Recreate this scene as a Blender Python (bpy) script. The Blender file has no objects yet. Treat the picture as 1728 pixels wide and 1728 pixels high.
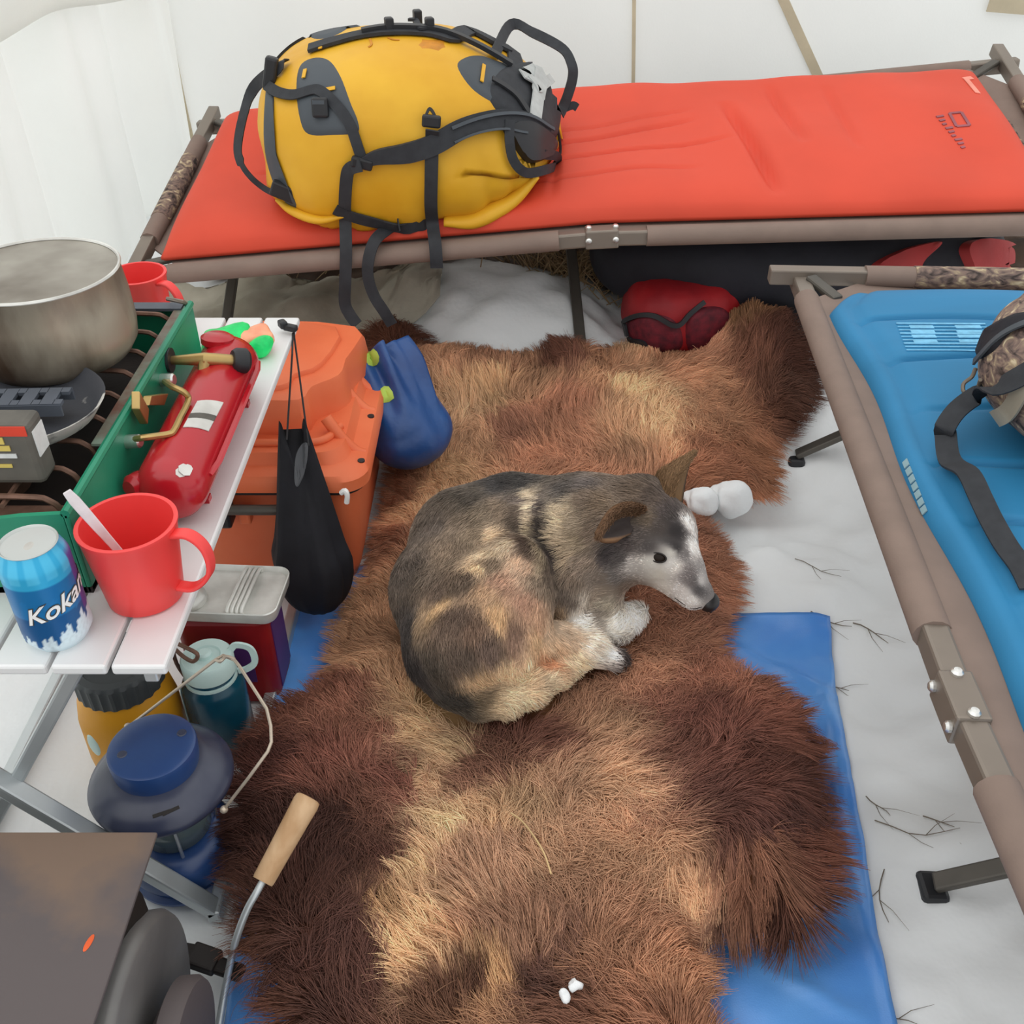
import bpy, math, random
import numpy as np
from mathutils import Vector, Matrix
from mathutils.bvhtree import BVHTree

random.seed(7)
RNG = np.random.default_rng(11)
PI = math.pi
S = bpy.context.scene
COL = S.collection

# ------------------------------------------------------------------ camera, sky, light, exposure
CAMZ, PITCH, FPX = 1.18, math.radians(36.6), 1700.0
SP, CP = math.sin(PITCH), math.cos(PITCH)
cam_data = bpy.data.cameras.new('camera')
cam_data.sensor_width = 36.0
cam_data.lens = FPX / 1728.0 * 36.0
cam_data.clip_start = 0.02
cam = bpy.data.objects.new('camera', cam_data)
COL.objects.link(cam)
cam.location = (0, 0, CAMZ)
cam.rotation_euler = (PI / 2 - PITCH, 0, 0)
S.camera = cam

world = bpy.data.worlds.new('overcast sky')
S.world = world
world.use_nodes = True
wn, wl = world.node_tree.nodes, world.node_tree.links
bg = wn['Background']
tc = wn.new('ShaderNodeTexCoord')
sx = wn.new('ShaderNodeSeparateXYZ')
rp = wn.new('ShaderNodeValToRGB')
rp.color_ramp.elements[0].position = 0.0
rp.color_ramp.elements[0].color = (0.98, 0.99, 0.99, 1)
rp.color_ramp.elements[1].position = 0.9
rp.color_ramp.elements[1].color = (1.0, 1.0, 0.985, 1)
wl.new(tc.outputs['Generated'], sx.inputs[0])
wl.new(sx.outputs['Z'], rp.inputs[0])
wl.new(rp.outputs[0], bg.inputs['Color'])
bg.inputs['Strength'].default_value = 1.06

sun_d = bpy.data.lights.new('sun through canvas', 'SUN')
sun_d.energy = 0.75
sun_d.angle = math.radians(95)
sun_d.color = (1.0, 0.985, 0.96)
sun = bpy.data.objects.new('sun through canvas', sun_d)
COL.objects.link(sun)
sun.rotation_euler = (math.radians(8), math.radians(-14), 0)

S.view_settings.view_transform = 'Standard'
S.view_settings.look = 'None'
S.view_settings.gamma = 1.0
S.view_settings.use_curve_mapping = False
S.view_settings.exposure = 0.0

# ------------------------------------------------------------------ helpers: pixel rays
def ray(px, py):
    u = (px - 864) / FPX
    v = (864 - py) / FPX
    return np.array([u, CP + v * SP, -SP + v * CP])
CAMP = np.array([0, 0, CAMZ])
def P(px, py, z):
    d = ray(px, py)
    return CAMP + d * ((z - CAMZ) / d[2])
def PY(px, py, y):
    d = ray(px, py)
    return CAMP + d * (y / d[1])
def PX(px, py, x):
    d = ray(px, py)
    return CAMP + d * (x / d[0])
def A(*p):
    return np.array(p, float)
def lin(c):
    c = np.asarray(c, float) / 255.0
    return np.where(c <= 0.04045, c / 12.92, ((c + 0.055) / 1.055) ** 2.4)
def sstep(a, b, x):
    t = np.clip((x - a) / (b - a), 0, 1)
    return t * t * (3 - 2 * t)
def unit(v):
    v = np.asarray(v, float)
    return v / (np.linalg.norm(v) + 1e-12)

# cheap smooth noise in numpy (sum of random sines)
_K = RNG.normal(size=(24, 3))
_F = RNG.uniform(0, 2 * PI, 24)
def sn(p, freq=1.0, seed=0, n=10):
    p = np.atleast_2d(np.asarray(p, float))
    o = np.zeros(len(p))
    for i in range(n):
        k = _K[(i * 5 + seed * 3) % 24] * freq
        o += np.sin(p @ k + _F[(i * 7 + seed) % 24] + seed * 1.7)
    return o / math.sqrt(n)

def spline(pts, n=8, closed=False):
    p = [np.asarray(q, float) for q in pts]
    m = len(p)
    out = []
    rng = range(m) if closed else range(m - 1)
    for i in rng:
        p1, p2 = p[i], p[(i + 1) % m]
        p0 = p[(i - 1) % m] if (closed or i > 0) else 2 * p1 - p2
        p3 = p[(i + 2) % m] if (closed or i + 2 < m) else 2 * p2 - p1
        for k in range(n):
            t = k / n
            out.append(0.5 * ((2 * p1) + (-p0 + p2) * t + (2 * p0 - 5 * p1 + 4 * p2 - p3) * t * t + (-p0 + 3 * p1 - 3 * p2 + p3) * t ** 3))
    if not closed:
        out.append(p[-1])
    return [np.asarray(q) for q in out]

# ------------------------------------------------------------------ helpers: objects
ORIGIN = {}
def tag(o, label=None, cat=None, group=None, kind=None):
    if label: o['label'] = label
    if cat: o['category'] = cat
    if group: o['group'] = group
    if kind: o['kind'] = kind
    return o
def thing(name, label, cat, loc, group=None):
    o = bpy.data.objects.new(name, None)
    o.empty_display_size = 0.05
    COL.objects.link(o)
    o.location = [float(c) for c in loc]
    ORIGIN[o] = np.array(loc, float)
    return tag(o, label, cat, group)

class MB:
    def __init__(s):
        s.v, s.f, s.n = [], [], 0
    def add(s, v, f):
        v = np.asarray(v, float)
        s.v.append(v)
        s.f += [tuple(int(i) + s.n for i in q) for q in f]
        s.n += len(v)
        return s
    def box(s, c, size, R=None):
        h = np.array(size) / 2
        v = np.array([[i, j, k] for i in (-1, 1) for j in (-1, 1) for k in (-1, 1)]) * h
        if R is not None: v = v @ np.array(R).T
        return s.add(v + np.array(c), [(0, 1, 3, 2), (4, 6, 7, 5), (0, 4, 5, 1), (2, 3, 7, 6), (0, 2, 6, 4), (1, 5, 7, 3)])
    def bar(s, p0, p1, w, h, up=(0, 0, 1)):
        p0, p1 = np.array(p0, float), np.array(p1, float)
        d = unit(p1 - p0)
        a = unit(np.cross(up, d))
        b = np.cross(d, a)
        v = []
        for p in (p0, p1):
            for i, j in ((-1, -1), (1, -1), (1, 1), (-1, 1)):
                v.append(p + a * i * w / 2 + b * j * h / 2)
        return s.add(v, [(3, 2, 1, 0), (4, 5, 6, 7), (0, 1, 5, 4), (1, 2, 6, 5), (2, 3, 7, 6), (3, 0, 4, 7)])
    def tube(s, pts, r, segs=8, closed=False, flat=1.0, up=None):
        pts = [np.asarray(p, float) for p in pts]
        m = len(pts)
        rs = [r] * m if np.isscalar(r) else list(r)
        t = [unit((pts[(i + 1) % m] if closed or i < m - 1 else pts[i]) - (pts[i - 1] if closed or i > 0 else pts[i])) for i in range(m)]
        a = np.cross(t[0], [0, 0, 1] if abs(t[0][2]) < .9 else [1, 0, 0])
        if up is not None: a = np.cross(up, t[0])
        a = unit(a)
        v = []
        for i in range(m):
            a = unit(a - t[i] * (a @ t[i]))
            b = np.cross(t[i], a)
            for k in range(segs):
                th = 2 * PI * k / segs
                v.append(pts[i] + rs[i] * (a * math.cos(th) + flat * b * math.sin(th)))
        f = []
        for i in range(m if closed else m - 1):
            j = (i + 1) % m
            for k in range(segs):
                l = (k + 1) % segs
                f.append((i * segs + k, i * segs + l, j * segs + l, j * segs + k))
        if not closed:
            f.append(tuple(range(segs - 1, -1, -1)))
            f.append(tuple((m - 1) * segs + k for k in range(segs)))
        return s.add(v, f)
    def lathe(s, prof, org, axis=(0, 0, 1), segs=32, arc=None):
        ax = unit(axis)
        a = unit(np.cross(ax, [0, 1, 0] if abs(ax[1]) < .9 else [1, 0, 0]))
        b = np.cross(ax, a)
        org = np.array(org, float)
        v, f = [], []
        m = len(prof)
        for (r, z) in prof:
            for k in range(segs):
                th = 2 * PI * k / segs
                v.append(org + ax * z + r * (a * math.cos(th) + b * math.sin(th)))
        for i in range(m - 1):
            for k in range(segs):
                l = (k + 1) % segs
                f.append((i * segs + k, i * segs + l, (i + 1) * segs + l, (i + 1) * segs + k))
        if prof[0][0] > 1e-6: f.append(tuple(range(segs - 1, -1, -1)))
        if prof[-1][0] > 1e-6: f.append(tuple((m - 1) * segs + k for k in range(segs)))
        return s.add(v, f)
    def strap(s, pts, nrm, w, th):
        # flat webbing: rectangular section along pts, nrm = face normal(s)
        pts = [np.asarray(p, float) for p in pts]
        m = len(pts)
        v, f = [], []
        for i in range(m):
            t = unit(pts[min(i + 1, m - 1)] - pts[max(i - 1, 0)])
            n = np.asarray(nrm[i] if isinstance(nrm, list) else nrm, float)
            a = unit(np.cross(t, n))
            n = np.cross(a, t)
            ww = w[i] if isinstance(w, (list, np.ndarray)) else w
            for x, y in ((-1, 0), (1, 0), (1, 1), (-1, 1)):
                v.append(pts[i] + a * x * ww / 2 + n * y * th)
        for i in range(m - 1):
            for k in range(4):
                l = (k + 1) % 4
                f.append((i * 4 + k, i * 4 + l, i * 4 + 4 + l, i * 4 + 4 + k))
        f.append((3, 2, 1, 0)); f.append(tuple((m - 1) * 4 + k for k in range(4)))
        return s.add(v, f)
    def slab(s, G, th):
        # closed slab from a grid of top points G[i][j]; th = thickness (array or scalar) downwards
        G = np.asarray(G, float)
        nu, nv = G.shape[:2]
        T = np.broadcast_to(np.asarray(th, float), (nu, nv))
        B = G.copy(); B[:, :, 2] -= T
        v = np.concatenate([G.reshape(-1, 3), B.reshape(-1, 3)])
        o = nu * nv
        f = []
        for i in range(nu - 1):
            for j in range(nv - 1):
                a, b, c, d = i * nv + j, (i + 1) * nv + j, (i + 1) * nv + j + 1, i * nv + j + 1
                f.append((a, b, c, d)); f.append((o + d, o + c, o + b, o + a))
        for i in range(nu - 1):
            a, b = i * nv, (i + 1) * nv
            f.append((b, a, o + a, o + b))
            a, b = i * nv + nv - 1, (i + 1) * nv + nv - 1
            f.append((a, b, o + b, o + a))
        for j in range(nv - 1):
            a, b = j, j + 1
            f.append((a, b, o + b, o + a))
            a, b = (nu - 1) * nv + j, (nu - 1) * nv + j + 1
            f.append((b, a, o + a, o + b))
        return s.add(v, f)
    def sheet(s, G):
        G = np.asarray(G, float)
        nu, nv = G.shape[:2]
        f = [(i * nv + j, (i + 1) * nv + j, (i + 1) * nv + j + 1, i * nv + j + 1) for i in range(nu - 1) for j in range(nv - 1)]
        return s.add(G.reshape(-1, 3), f)
    def ball(s, c, r, R=None, nu=16, nv=12, ex=2.0):
        r = np.broadcast_to(np.asarray(r, float), (3,))
        v, f = [], []
        e = 2.0 / ex
        sg = lambda x: math.copysign(abs(x) ** e, x)
        for i in range(nv + 1):
            ph = -PI / 2 + PI * i / nv
            for k in range(nu):
                th = 2 * PI * k / nu
                v.append([sg(math.cos(ph)) * sg(math.cos(th)), sg(math.cos(ph)) * sg(math.sin(th)), sg(math.sin(ph))])
        v = np.array(v) * r
        if R is not None: v = v @ np.array(R).T
        for i in range(nv):
            for k in range(nu):
                l = (k + 1) % nu
                f.append((i * nu + k, i * nu + l, (i + 1) * nu + l, (i + 1) * nu + k))
        return s.add(v + np.array(c), f)
    def prism(s, poly, z0, z1, inset=0):
        # vertical prism from polygon of (x,y)
        p = np.array(poly, float)
        c = p.mean(0)
        q = p + (c - p) * inset
        n = len(p)
        v = [(*a, z0) for a in p] + [(*a, z1) for a in q]
        f = [tuple(range(n - 1, -1, -1)), tuple(range(n, 2 * n))] + [(i, (i + 1) % n, n + (i + 1) % n, n + i) for i in range(n)]
        return s.add(v, f)
    def V(s):
        return np.concatenate(s.v)
    def warp(s, fn):
        v = fn(s.V())
        s.v = [v]
        return s
    def bvh(s):
        return BVHTree.FromPolygons([Vector(p) for p in s.V()], s.f)
    def build(s, name, mat, parent=None, smooth=35, bevel=None, col=None, label=None, loc=None, sub=0):
        v = s.V()
        if parent is not None:
            org = ORIGIN[parent]
        else:
            org = np.array(loc, float) if loc is not None else np.array([v[:, 0].mean(), v[:, 1].mean(), v[:, 2].min()])
        me = bpy.data.meshes.new(name)
        me.from_pydata((v - org).tolist(), [], s.f)
        me.validate(clean_customdata=False)
        if col is not None:
            c = np.ones((len(v), 4)); c[:, :3] = col(v) if callable(col) else col
            at = me.color_attributes.new('Col', 'FLOAT_COLOR', 'POINT')
            at.data.foreach_set('color', c.ravel().astype(np.float32))
        me.materials.append(mat)
        o = bpy.data.objects.new(name, me)
        COL.objects.link(o)
        if parent is not None:
            o.parent = parent
            if o.parent.type != 'EMPTY' and parent.parent is None:
                pass
        else:
            o.location = org
        ORIGIN[o] = org
        if smooth:
            me.polygons.foreach_set('use_smooth', [True] * len(me.polygons))
            if smooth < 180: me.set_sharp_from_angle(angle=math.radians(smooth))
        if bevel:
            b = o.modifiers.new('bevel', 'BEVEL'); b.width = bevel; b.segments = 2; b.limit_method = 'ANGLE'; b.angle_limit = math.radians(40)
        if sub:
            m = o.modifiers.new('sub', 'SUBSURF'); m.levels = sub; m.render_levels = sub
        if label: o['label'] = label
        return o

def rotz(a):
    c, s_ = math.cos(a), math.sin(a)
    return np.array([[c, -s_, 0], [s_, c, 0], [0, 0, 1]])
def rotx(a):
    c, s_ = math.cos(a), math.sin(a)
    return np.array([[1, 0, 0], [0, c, -s_], [0, s_, c]])
def roty(a):
    c, s_ = math.cos(a), math.sin(a)
    return np.array([[c, 0, s_], [0, 1, 0], [-s_, 0, c]])

# ------------------------------------------------------------------ materials
def new_mat(name):
    m = bpy.data.materials.new(name)
    m.use_nodes = True
    nt = m.node_tree
    return m, nt, nt.nodes['Principled BSDF']
def M(name, c, rough=.6, metal=0.0, var=.12, scale=12.0, bump=.15, bscale=60.0, c2=None, spec=.4, stretch=None, detail=4, ramp=(.35, .65), bdist=.004, trans=0.0):
    m, nt, b = new_mat(name)
    N, L = nt.nodes, nt.links
    c = lin(c)
    hi = np.clip(c * (1 + var), 0, 1); lo = c * (1 - var)
    if c2 is not None: hi, lo = c, lin(c2)
    t = N.new('ShaderNodeTexCoord'); mp = N.new('ShaderNodeMapping')
    if stretch: mp.inputs['Scale'].default_value = stretch
    L.new(t.outputs['Object'], mp.inputs[0])
    n = N.new('ShaderNodeTexNoise'); n.inputs['Scale'].default_value = scale; n.inputs['Detail'].default_value = detail
    L.new(mp.outputs[0], n.inputs['Vector'])
    r = N.new('ShaderNodeValToRGB')
    r.color_ramp.elements[0].position = ramp[0]; r.color_ramp.elements[0].color = (*lo, 1)
    r.color_ramp.elements[1].position = ramp[1]; r.color_ramp.elements[1].color = (*hi, 1)
    L.new(n.outputs['Fac'], r.inputs[0])
    L.new(r.outputs[0], b.inputs['Base Color'])
    b.inputs['Roughness'].default_value = rough
    b.inputs['Metallic'].default_value = metal
    b.inputs['Specular IOR Level'].default_value = spec
    if bump:
        n2 = N.new('ShaderNodeTexNoise'); n2.inputs['Scale'].default_value = bscale; n2.inputs['Detail'].default_value = 3
        L.new(mp.outputs[0], n2.inputs['Vector'])
        bp = N.new('ShaderNodeBump'); bp.inputs['Strength'].default_value = bump; bp.inputs['Distance'].default_value = bdist
        L.new(n2.outputs['Fac'], bp.inputs['Height']); L.new(bp.outputs[0], b.inputs['Normal'])
    if trans:
        out = N['Material Output']
        tr = N.new('ShaderNodeBsdfTranslucent'); mx = N.new('ShaderNodeMixShader')
        L.new(r.outputs[0], tr.inputs[0]); mx.inputs[0].default_value = trans
        L.new(b.outputs[0], mx.inputs[1]); L.new(tr.outputs[0], mx.inputs[2]); L.new(mx.outputs[0], out.inputs[0])
    return m
def MC(name, rough=.6, metal=0, spec=.4, bump=0, bscale=80, gain=1.0, curves=False):
    m, nt, b = new_mat(name)
    N, L = nt.nodes, nt.links
    a = N.new('ShaderNodeAttribute'); a.attribute_name = 'Col'
    L.new(a.outputs['Color'], b.inputs['Base Color'])
    b.inputs['Roughness'].default_value = rough; b.inputs['Metallic'].default_value = metal
    b.inputs['Specular IOR Level'].default_value = spec
    if bump:
        t = N.new('ShaderNodeTexCoord')
        n2 = N.new('ShaderNodeTexNoise'); n2.inputs['Scale'].default_value = bscale
        L.new(t.outputs['Object'], n2.inputs['Vector'])
        bp = N.new('ShaderNodeBump'); bp.inputs['Strength'].default_value = bump; bp.inputs['Distance'].default_value = .004
        L.new(n2.outputs['Fac'], bp.inputs['Height']); L.new(bp.outputs[0], b.inputs['Normal'])
    return m
def camo(name):
    m, nt, b = new_mat(name)
    N, L = nt.nodes, nt.links
    t = N.new('ShaderNodeTexCoord'); mp = N.new('ShaderNodeMapping'); mp.inputs['Scale'].default_value = (1, 1.6, 2.2)
    mp.inputs['Rotation'].default_value = (.2, .3, .5)
    L.new(t.outputs['Object'], mp.inputs[0])
    n = N.new('ShaderNodeTexNoise'); n.inputs['Scale'].default_value = 34; n.inputs['Detail'].default_value = 7; n.inputs['Distortion'].default_value = 1.2
    L.new(mp.outputs[0], n.inputs['Vector'])
    r = N.new('ShaderNodeValToRGB')
    e = r.color_ramp.elements
    e[0].position = .34; e[0].color = (*lin((52, 42, 38)), 1)
    e[1].position = .68; e[1].color = (*lin((205, 190, 160)), 1)
    for p, c in ((.43, (98, 82, 76)), (.5, (128, 106, 96)), (.56, (140, 122, 104)), (.61, (172, 152, 122))):
        q = e.new(p); q.color = (*lin(c), 1)
    L.new(n.outputs['Fac'], r.inputs[0]); L.new(r.outputs[0], b.inputs['Base Color'])
    b.inputs['Roughness'].default_value = .8
    return m

MAT = dict(
    canvas=M('canvas', (247, 249, 246), .85, var=.02, scale=3, bump=.25, bscale=180, bdist=.002, trans=.5, spec=.2),
    seam=M('canvas seam', (196, 184, 158), .85, var=.08, bump=.2),
    sod=M('dirty canvas', (196, 190, 174), .85, c2=(150, 142, 126), scale=5, bump=.2, bscale=40, bdist=.01),
    red_pad=M('red pad nylon', (212, 76, 54), .62, var=.05, scale=5, bump=.1, bscale=400, bdist=.001, spec=.3),
    blue_pad=M('blue pad nylon', (44, 124, 170), .6, var=.07, scale=6, bump=.1, bscale=300, bdist=.001, spec=.3, stretch=(.3, 1.5, 1)),
    brown_fab=M('brown cot fabric', (130, 112, 102), .75, var=.06, scale=20, bump=.15, bscale=500, bdist=.001),
    cot_metal=M('grey brown cot metal', (134, 124, 114), .45, metal=.45, var=.06, bump=0),
    cot_leg=M('dark cot leg steel', (92, 88, 82), .45, metal=.5, var=.1, bump=0),
    camo=camo('camouflage cloth'),
    rivet=M('rivet metal', (225, 225, 222), .3, metal=.9, var=.05, bump=0),
    black_web=M('black webbing', (50, 52, 56), .7, var=.12, scale=60, bump=.3, bscale=700, bdist=.001, spec=.3),
    black_plastic=M('black plastic', (38, 39, 42), .45, var=.1, bump=0),
    grey_patch=M('dark grey rubber patch', (70, 76, 82), .6, var=.08, bump=.05),
    yellow=M('yellow tarpaulin', (226, 174, 44), .45, c2=(212, 156, 30), scale=6, bump=.25, bscale=16, bdist=.012, spec=.35),
    orange_print=M('rusty print', (196, 128, 30), .5, var=.15, scale=60, bump=0),
    tape=M('grey tape', (178, 182, 180), .45, var=.1, scale=40, bump=.3, bscale=60),
    slat=M('white aluminium slat', (226, 227, 227), .4, metal=.15, var=.03, bump=0),
    alu=M('aluminium bar', (196, 202, 204), .38, metal=.6, var=.05, bump=0),
    orange=M('orange hard plastic', (232, 124, 82), .5, c2=(222, 106, 64), scale=5, bump=.06, bscale=90, spec=.4),
    navy=M('navy sack nylon', (42, 88, 150), .42, c2=(28, 64, 120), scale=7, bump=.25, bscale=28, bdist=.01, spec=.5),
    lime=M('lime tab', (170, 200, 84), .6, var=.06, bump=0),
    black_cloth=M('black thin cloth', (26, 26, 32), .75, var=.2, scale=20, bump=.2, bscale=60),
    grey_cloth=M('grey lining', (92, 94, 98), .7, bump=0),
    white_plastic=M('white plastic', (236, 236, 234), .4, var=.02, bump=0),
    pot=M('scorched steel', (178, 168, 150), .4, metal=.6, c2=(88, 70, 56), scale=13, bump=.1, bscale=30, ramp=(.36, .62), stretch=(1, 1, .35), detail=6),
    pot_in=M('steel inside', (170, 165, 154), .42, metal=.45, c2=(104, 94, 82), scale=7, bump=0, ramp=(.34, .62)),  # colour darkened to imitate shade inside the pot, with stains mottled in
    green=M('green enamel', (36, 142, 108), .4, c2=(24, 122, 92), scale=8, bump=.04, spec=.5),
    worn_rim=M('worn rusty rim', (120, 136, 122), .55, c2=(104, 70, 58), scale=22, bump=.1),
    soot=M('sooty inside', (44, 34, 30), .8, c2=(20, 18, 18), scale=12, bump=.2),
    rust_wire=M('rusty wire', (122, 92, 78), .55, metal=.5, var=.2, scale=60, bump=.1),
    tank=M('red tank enamel', (176, 24, 36), .22, var=.05, bump=0, spec=.6),
    brass=M('brass', (186, 158, 104), .38, metal=.85, var=.12, bump=0),
    pan=M('worn black pan', (196, 194, 188), .5, c2=(66, 68, 74), scale=16, bump=.15, ramp=(.60, .66), detail=8),
    pan_grey=M('grey perforated handle', (88, 94, 104), .5, metal=.3, bump=0),
    tin_box=M('grey cardboard', (104, 100, 92), .7, c2=(72, 70, 66), scale=14, bump=.1),
    print_red=M('red print', (206, 62, 40), .6, bump=0), print_yellow=M('yellow print', (206, 184, 96), .6, bump=0),
    print_white=M('white print', (214, 216, 214), .6, var=.08, scale=60, bump=0),
    mug=M('red plastic mug', (236, 70, 68), .42, var=.03, bump=0, spec=.45),
    spoon=M('clear grey plastic', (220, 214, 216), .25, var=.08, scale=60, bump=0, spec=.6),
    can_end=M('can end', (196, 200, 197), .3, metal=.5, var=.04, bump=0),
    neon_green=M('neon green film', (24, 214, 110), .4, var=.25, scale=30, bump=.4, bscale=40, bdist=.008),
    neon_orange=M('neon orange film', (255, 166, 130), .4, var=.15, scale=40, bump=.3, bscale=50),
    tin=M('bright tin', (232, 232, 226), .3, metal=.25, c2=(186, 184, 178), scale=12, bump=.15, bscale=40),
    red_box=M('red tin box', (160, 22, 26), .45, c2=(112, 16, 22), scale=8, bump=0),
    purple=M('purple label', (86, 48, 110), .45, bump=0),
    teal=M('teal plastic bottle', (14, 78, 96), .25, c2=(12, 62, 82), scale=8, bump=0, spec=.55),
    mint=M('pale mint lid', (196, 220, 216), .5, var=.04, bump=0),
    amber=M('yellow jug', (214, 150, 32), .4, var=.06, bump=.05),
    jug_lid=M('dark grey lid', (62, 66, 68), .5, bump=0),
    lantern=M('navy enamel', (44, 76, 130), .3, c2=(36, 62, 112), scale=9, bump=.03, spec=.55),
    lantern_old=M('smoked navy enamel', (70, 74, 92), .32, c2=(30, 38, 66), scale=10, bump=.04, spec=.55, ramp=(.3, .62)),
    wire=M('pale wire', (204, 190, 172), .4, metal=.5, bump=0),
    glass=M('sooty glass', (96, 110, 112), .15, bump=0, spec=.6),
    iron=M('rusty stove plate', (122, 102, 88), .62, metal=.2, c2=(94, 86, 86), scale=5, bump=.12, bscale=50, ramp=(.46, .58), detail=9),
    iron_dark=M('dark stove steel', (128, 126, 124), .5, metal=.35, c2=(106, 104, 104), scale=9, bump=.06),
    iron_black=M('black iron', (30, 24, 22), .6, bump=.1),
    wood=M('bare wood handle', (206, 172, 134), .6, c2=(184, 146, 106), scale=10, stretch=(5, 1, 5), bump=.05),
    tarp=M('blue poly tarp', (100, 162, 232), .30, c2=(74, 136, 218), scale=5, bump=.2, bscale=500, bdist=.0015, spec=.5),
    black_bag=M('black bag cloth', (30, 30, 38), .7, var=.25, scale=8, bump=.3, bscale=20, bdist=.012),
    red_bag=M('red bag cloth', (176, 28, 34), .6, c2=(140, 22, 30), scale=8, bump=.2, bscale=30, bdist=.01),
    mesh_red=M('dark red mesh', (112, 26, 40), .7, c2=(76, 20, 32), scale=60, bump=.2, bscale=300),
    red_dull=M('dull red cloth', (172, 56, 56), .65, var=.15, scale=8, bump=.2, bscale=30, bdist=.01),
    twig=M('dry twig', (120, 110, 98), .8, bump=.1),
    straw=M('straw', (206, 176, 128), .7, var=.15, bump=0),
    snow_lump=M('snow clump', (238, 241, 242), .8, var=.02, scale=20, bump=.3, bscale=60, bdist=.006, spec=.2),
    logo=M('faded print', (150, 84, 92), .6, bump=0), pale_print=M('pale print', (120, 190, 226), .6, var=.12, scale=80, bump=0),
    scuff=M('scuffed print', (140, 170, 178), .7, bump=0),
    nose=M('wet black nose', (30, 28, 29), .45, bump=.1, bscale=300, bdist=.001, spec=.6),
    eye=M('dark eye', (34, 26, 20), .3, bump=0, spec=.12),
    cord=M('thin black cord', (44, 42, 44), .7, bump=0),
    khaki_rope=M('khaki rope', (150, 138, 110), .8, bump=.2),
    attr=MC('painted print', .35, .25, .5), fur_hide=MC('bear hair', .6, 0, .25), hide=MC('hide under the hair', .9, 0, .1, bump=.5),
    dog_hair=MC('dog hair', .6, 0, .22), dog_skin=MC('dog coat', .8, 0, .15, bump=.4, bscale=120), ground=MC('snow and earth', .8, 0, .2, bump=.5, bscale=45),
)

# ------------------------------------------------------------------ terrain
def ground(x, y):
    x = np.asarray(x, float); y = np.asarray(y, float)
    p = np.stack([x.ravel(), y.ravel(), 0 * x.ravel()], 1)
    h = .145 * sstep(1.5, 2.1, y) + .10 * sstep(2.1, 2.7, y)
    lump = (.011 * sn(p, 9, 1) + .009 * sn(p, 20, 2) + .006 * sn(p, 46, 3) + .002 * sn(p, 110, 5)).reshape(x.shape)
    damp = sstep(.40, .60, x) + sstep(1.2, 1.6, y)          # flat where the tarp and hide lie, lumpy to the sides
    h = h + lump * np.clip(damp, .12, 1) - .006 * (1 - np.clip(damp, 0, 1))
    # snow mound under the red cot
    mound = np.exp(-(((x + .04) / .24) ** 2 + ((y - 2.17) / .15) ** 2) ** 1.5)
    mound2 = np.exp(-(((x - .04) / .15) ** 2 + ((y - 2.14) / .12) ** 2) ** 1.5)
    h = h + 0.095 * np.maximum(mound, .8 * mound2)
    return h
def gz(x, y):
    return float(ground(np.array([x]), np.array([y]))[0])
# ------------------------------------------------------------------ SETTING: snow floor, tent walls
def build_floor():
    xs = np.concatenate([np.linspace(-2.2, -.9, 27), np.linspace(-.88, 1.3, 170), np.linspace(1.33, 3.0, 30)])
    ys = np.concatenate([np.linspace(-.8, .3, 24), np.linspace(.31, 2.75, 210), np.linspace(2.8, 3.6, 10)])
    X, Y = np.meshgrid(xs, ys, indexing='ij')
    G = np.stack([X, Y, ground(X, Y)], 2)
    mb = MB().sheet(G)
    def col(v):
        x, y = v[:, 0], v[:, 1]
        w = lin((238, 241, 242)) * np.ones((len(v), 1))
        # dirty snow patches and bare earth at the foot of the back wall
        d = np.clip(sn(v, 7, 5) * .5 + sn(v, 19, 6) * .35 - .25, 0, 1) * .42
        w = w * (1 - d[:, None]) + lin((150, 146, 140)) * d[:, None]
        edge = 2.255 + .03 * sn(v * [1, .3, 0], 9, 7) + .10 * sstep(.05, .4, x) * 0 - .06 * sstep(.15, .3, x)
        e = sstep(-.02, .03, y - edge)
        e = e * sstep(-.78, -.70, x) * sstep(1.75, 1.35, x)
        dirt = lin((74, 58, 48)) * (1 + .35 * sn(v, 60, 8))[:, None]
        return np.clip(w * (1 - e[:, None]) + dirt * e[:, None], .01, .95)
    o = mb.build('floor', MAT['ground'], smooth=180, col=col, loc=(0, 0, 0))
    tag(o, 'white trodden snow floor of the tent with bare earth at the back', kind='structure')
build_floor()

CORNER = A(-.865, 2.74)
def back_wall(u, z):           # u along x, returns point
    y = 2.74 + .10 * (z - .2) + .012 * math.sin(u * 5 + 1) + .006 * math.sin(u * 13 + z * 6) + .004 * math.sin(z * 17 + u * 4)
    y -= .018 * math.exp(-((u - .30) / .05) ** 2) * 0
    return (u, y, z)
def left_wall(s, z):           # s metres from the corner forward
    d = unit(A(-.34, -.94)); n = A(d[1], -d[0]); n = -n if n[0] < 0 else n
    fold = .034 * math.sin(s * 21 + .9 * math.sin(z * 2.2)) + .022 * math.sin(s * 47 + z * 1.5 + 1) + .026 * abs(math.sin(s * 15 - z * 1.2)) + .03 * math.sin(s * 6 + 1)
    p = CORNER + d * s + n * (fold * min(1, s / .06)) * (1.0 - .25 * z)
    p = p - n * .10 * (z - .2) * min(1, s / .3)
    return (p[0], p[1] + .10 * (z - .2), z)
zs = np.linspace(-.03, 1.35, 36)
o = MB().sheet([[back_wall(u, z) for z in zs] for u in np.linspace(CORNER[0], 3.0, 150)]).build('wall_back', MAT['canvas'], smooth=180, loc=(0, 0, 0))
tag(o, 'white canvas back wall of the tent behind the red cot', kind='structure')
wl_ = thing('wall_left', 'white canvas side wall of the tent hanging in soft folds', None, (CORNER[0], CORNER[1], 0)); wl_['kind'] = 'structure'
MB().sheet([[left_wall(s_, z) for z in zs] for s_ in np.linspace(0, 3.2, 420)]).build('canvas', MAT['canvas'], wl_, smooth=180)
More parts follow.
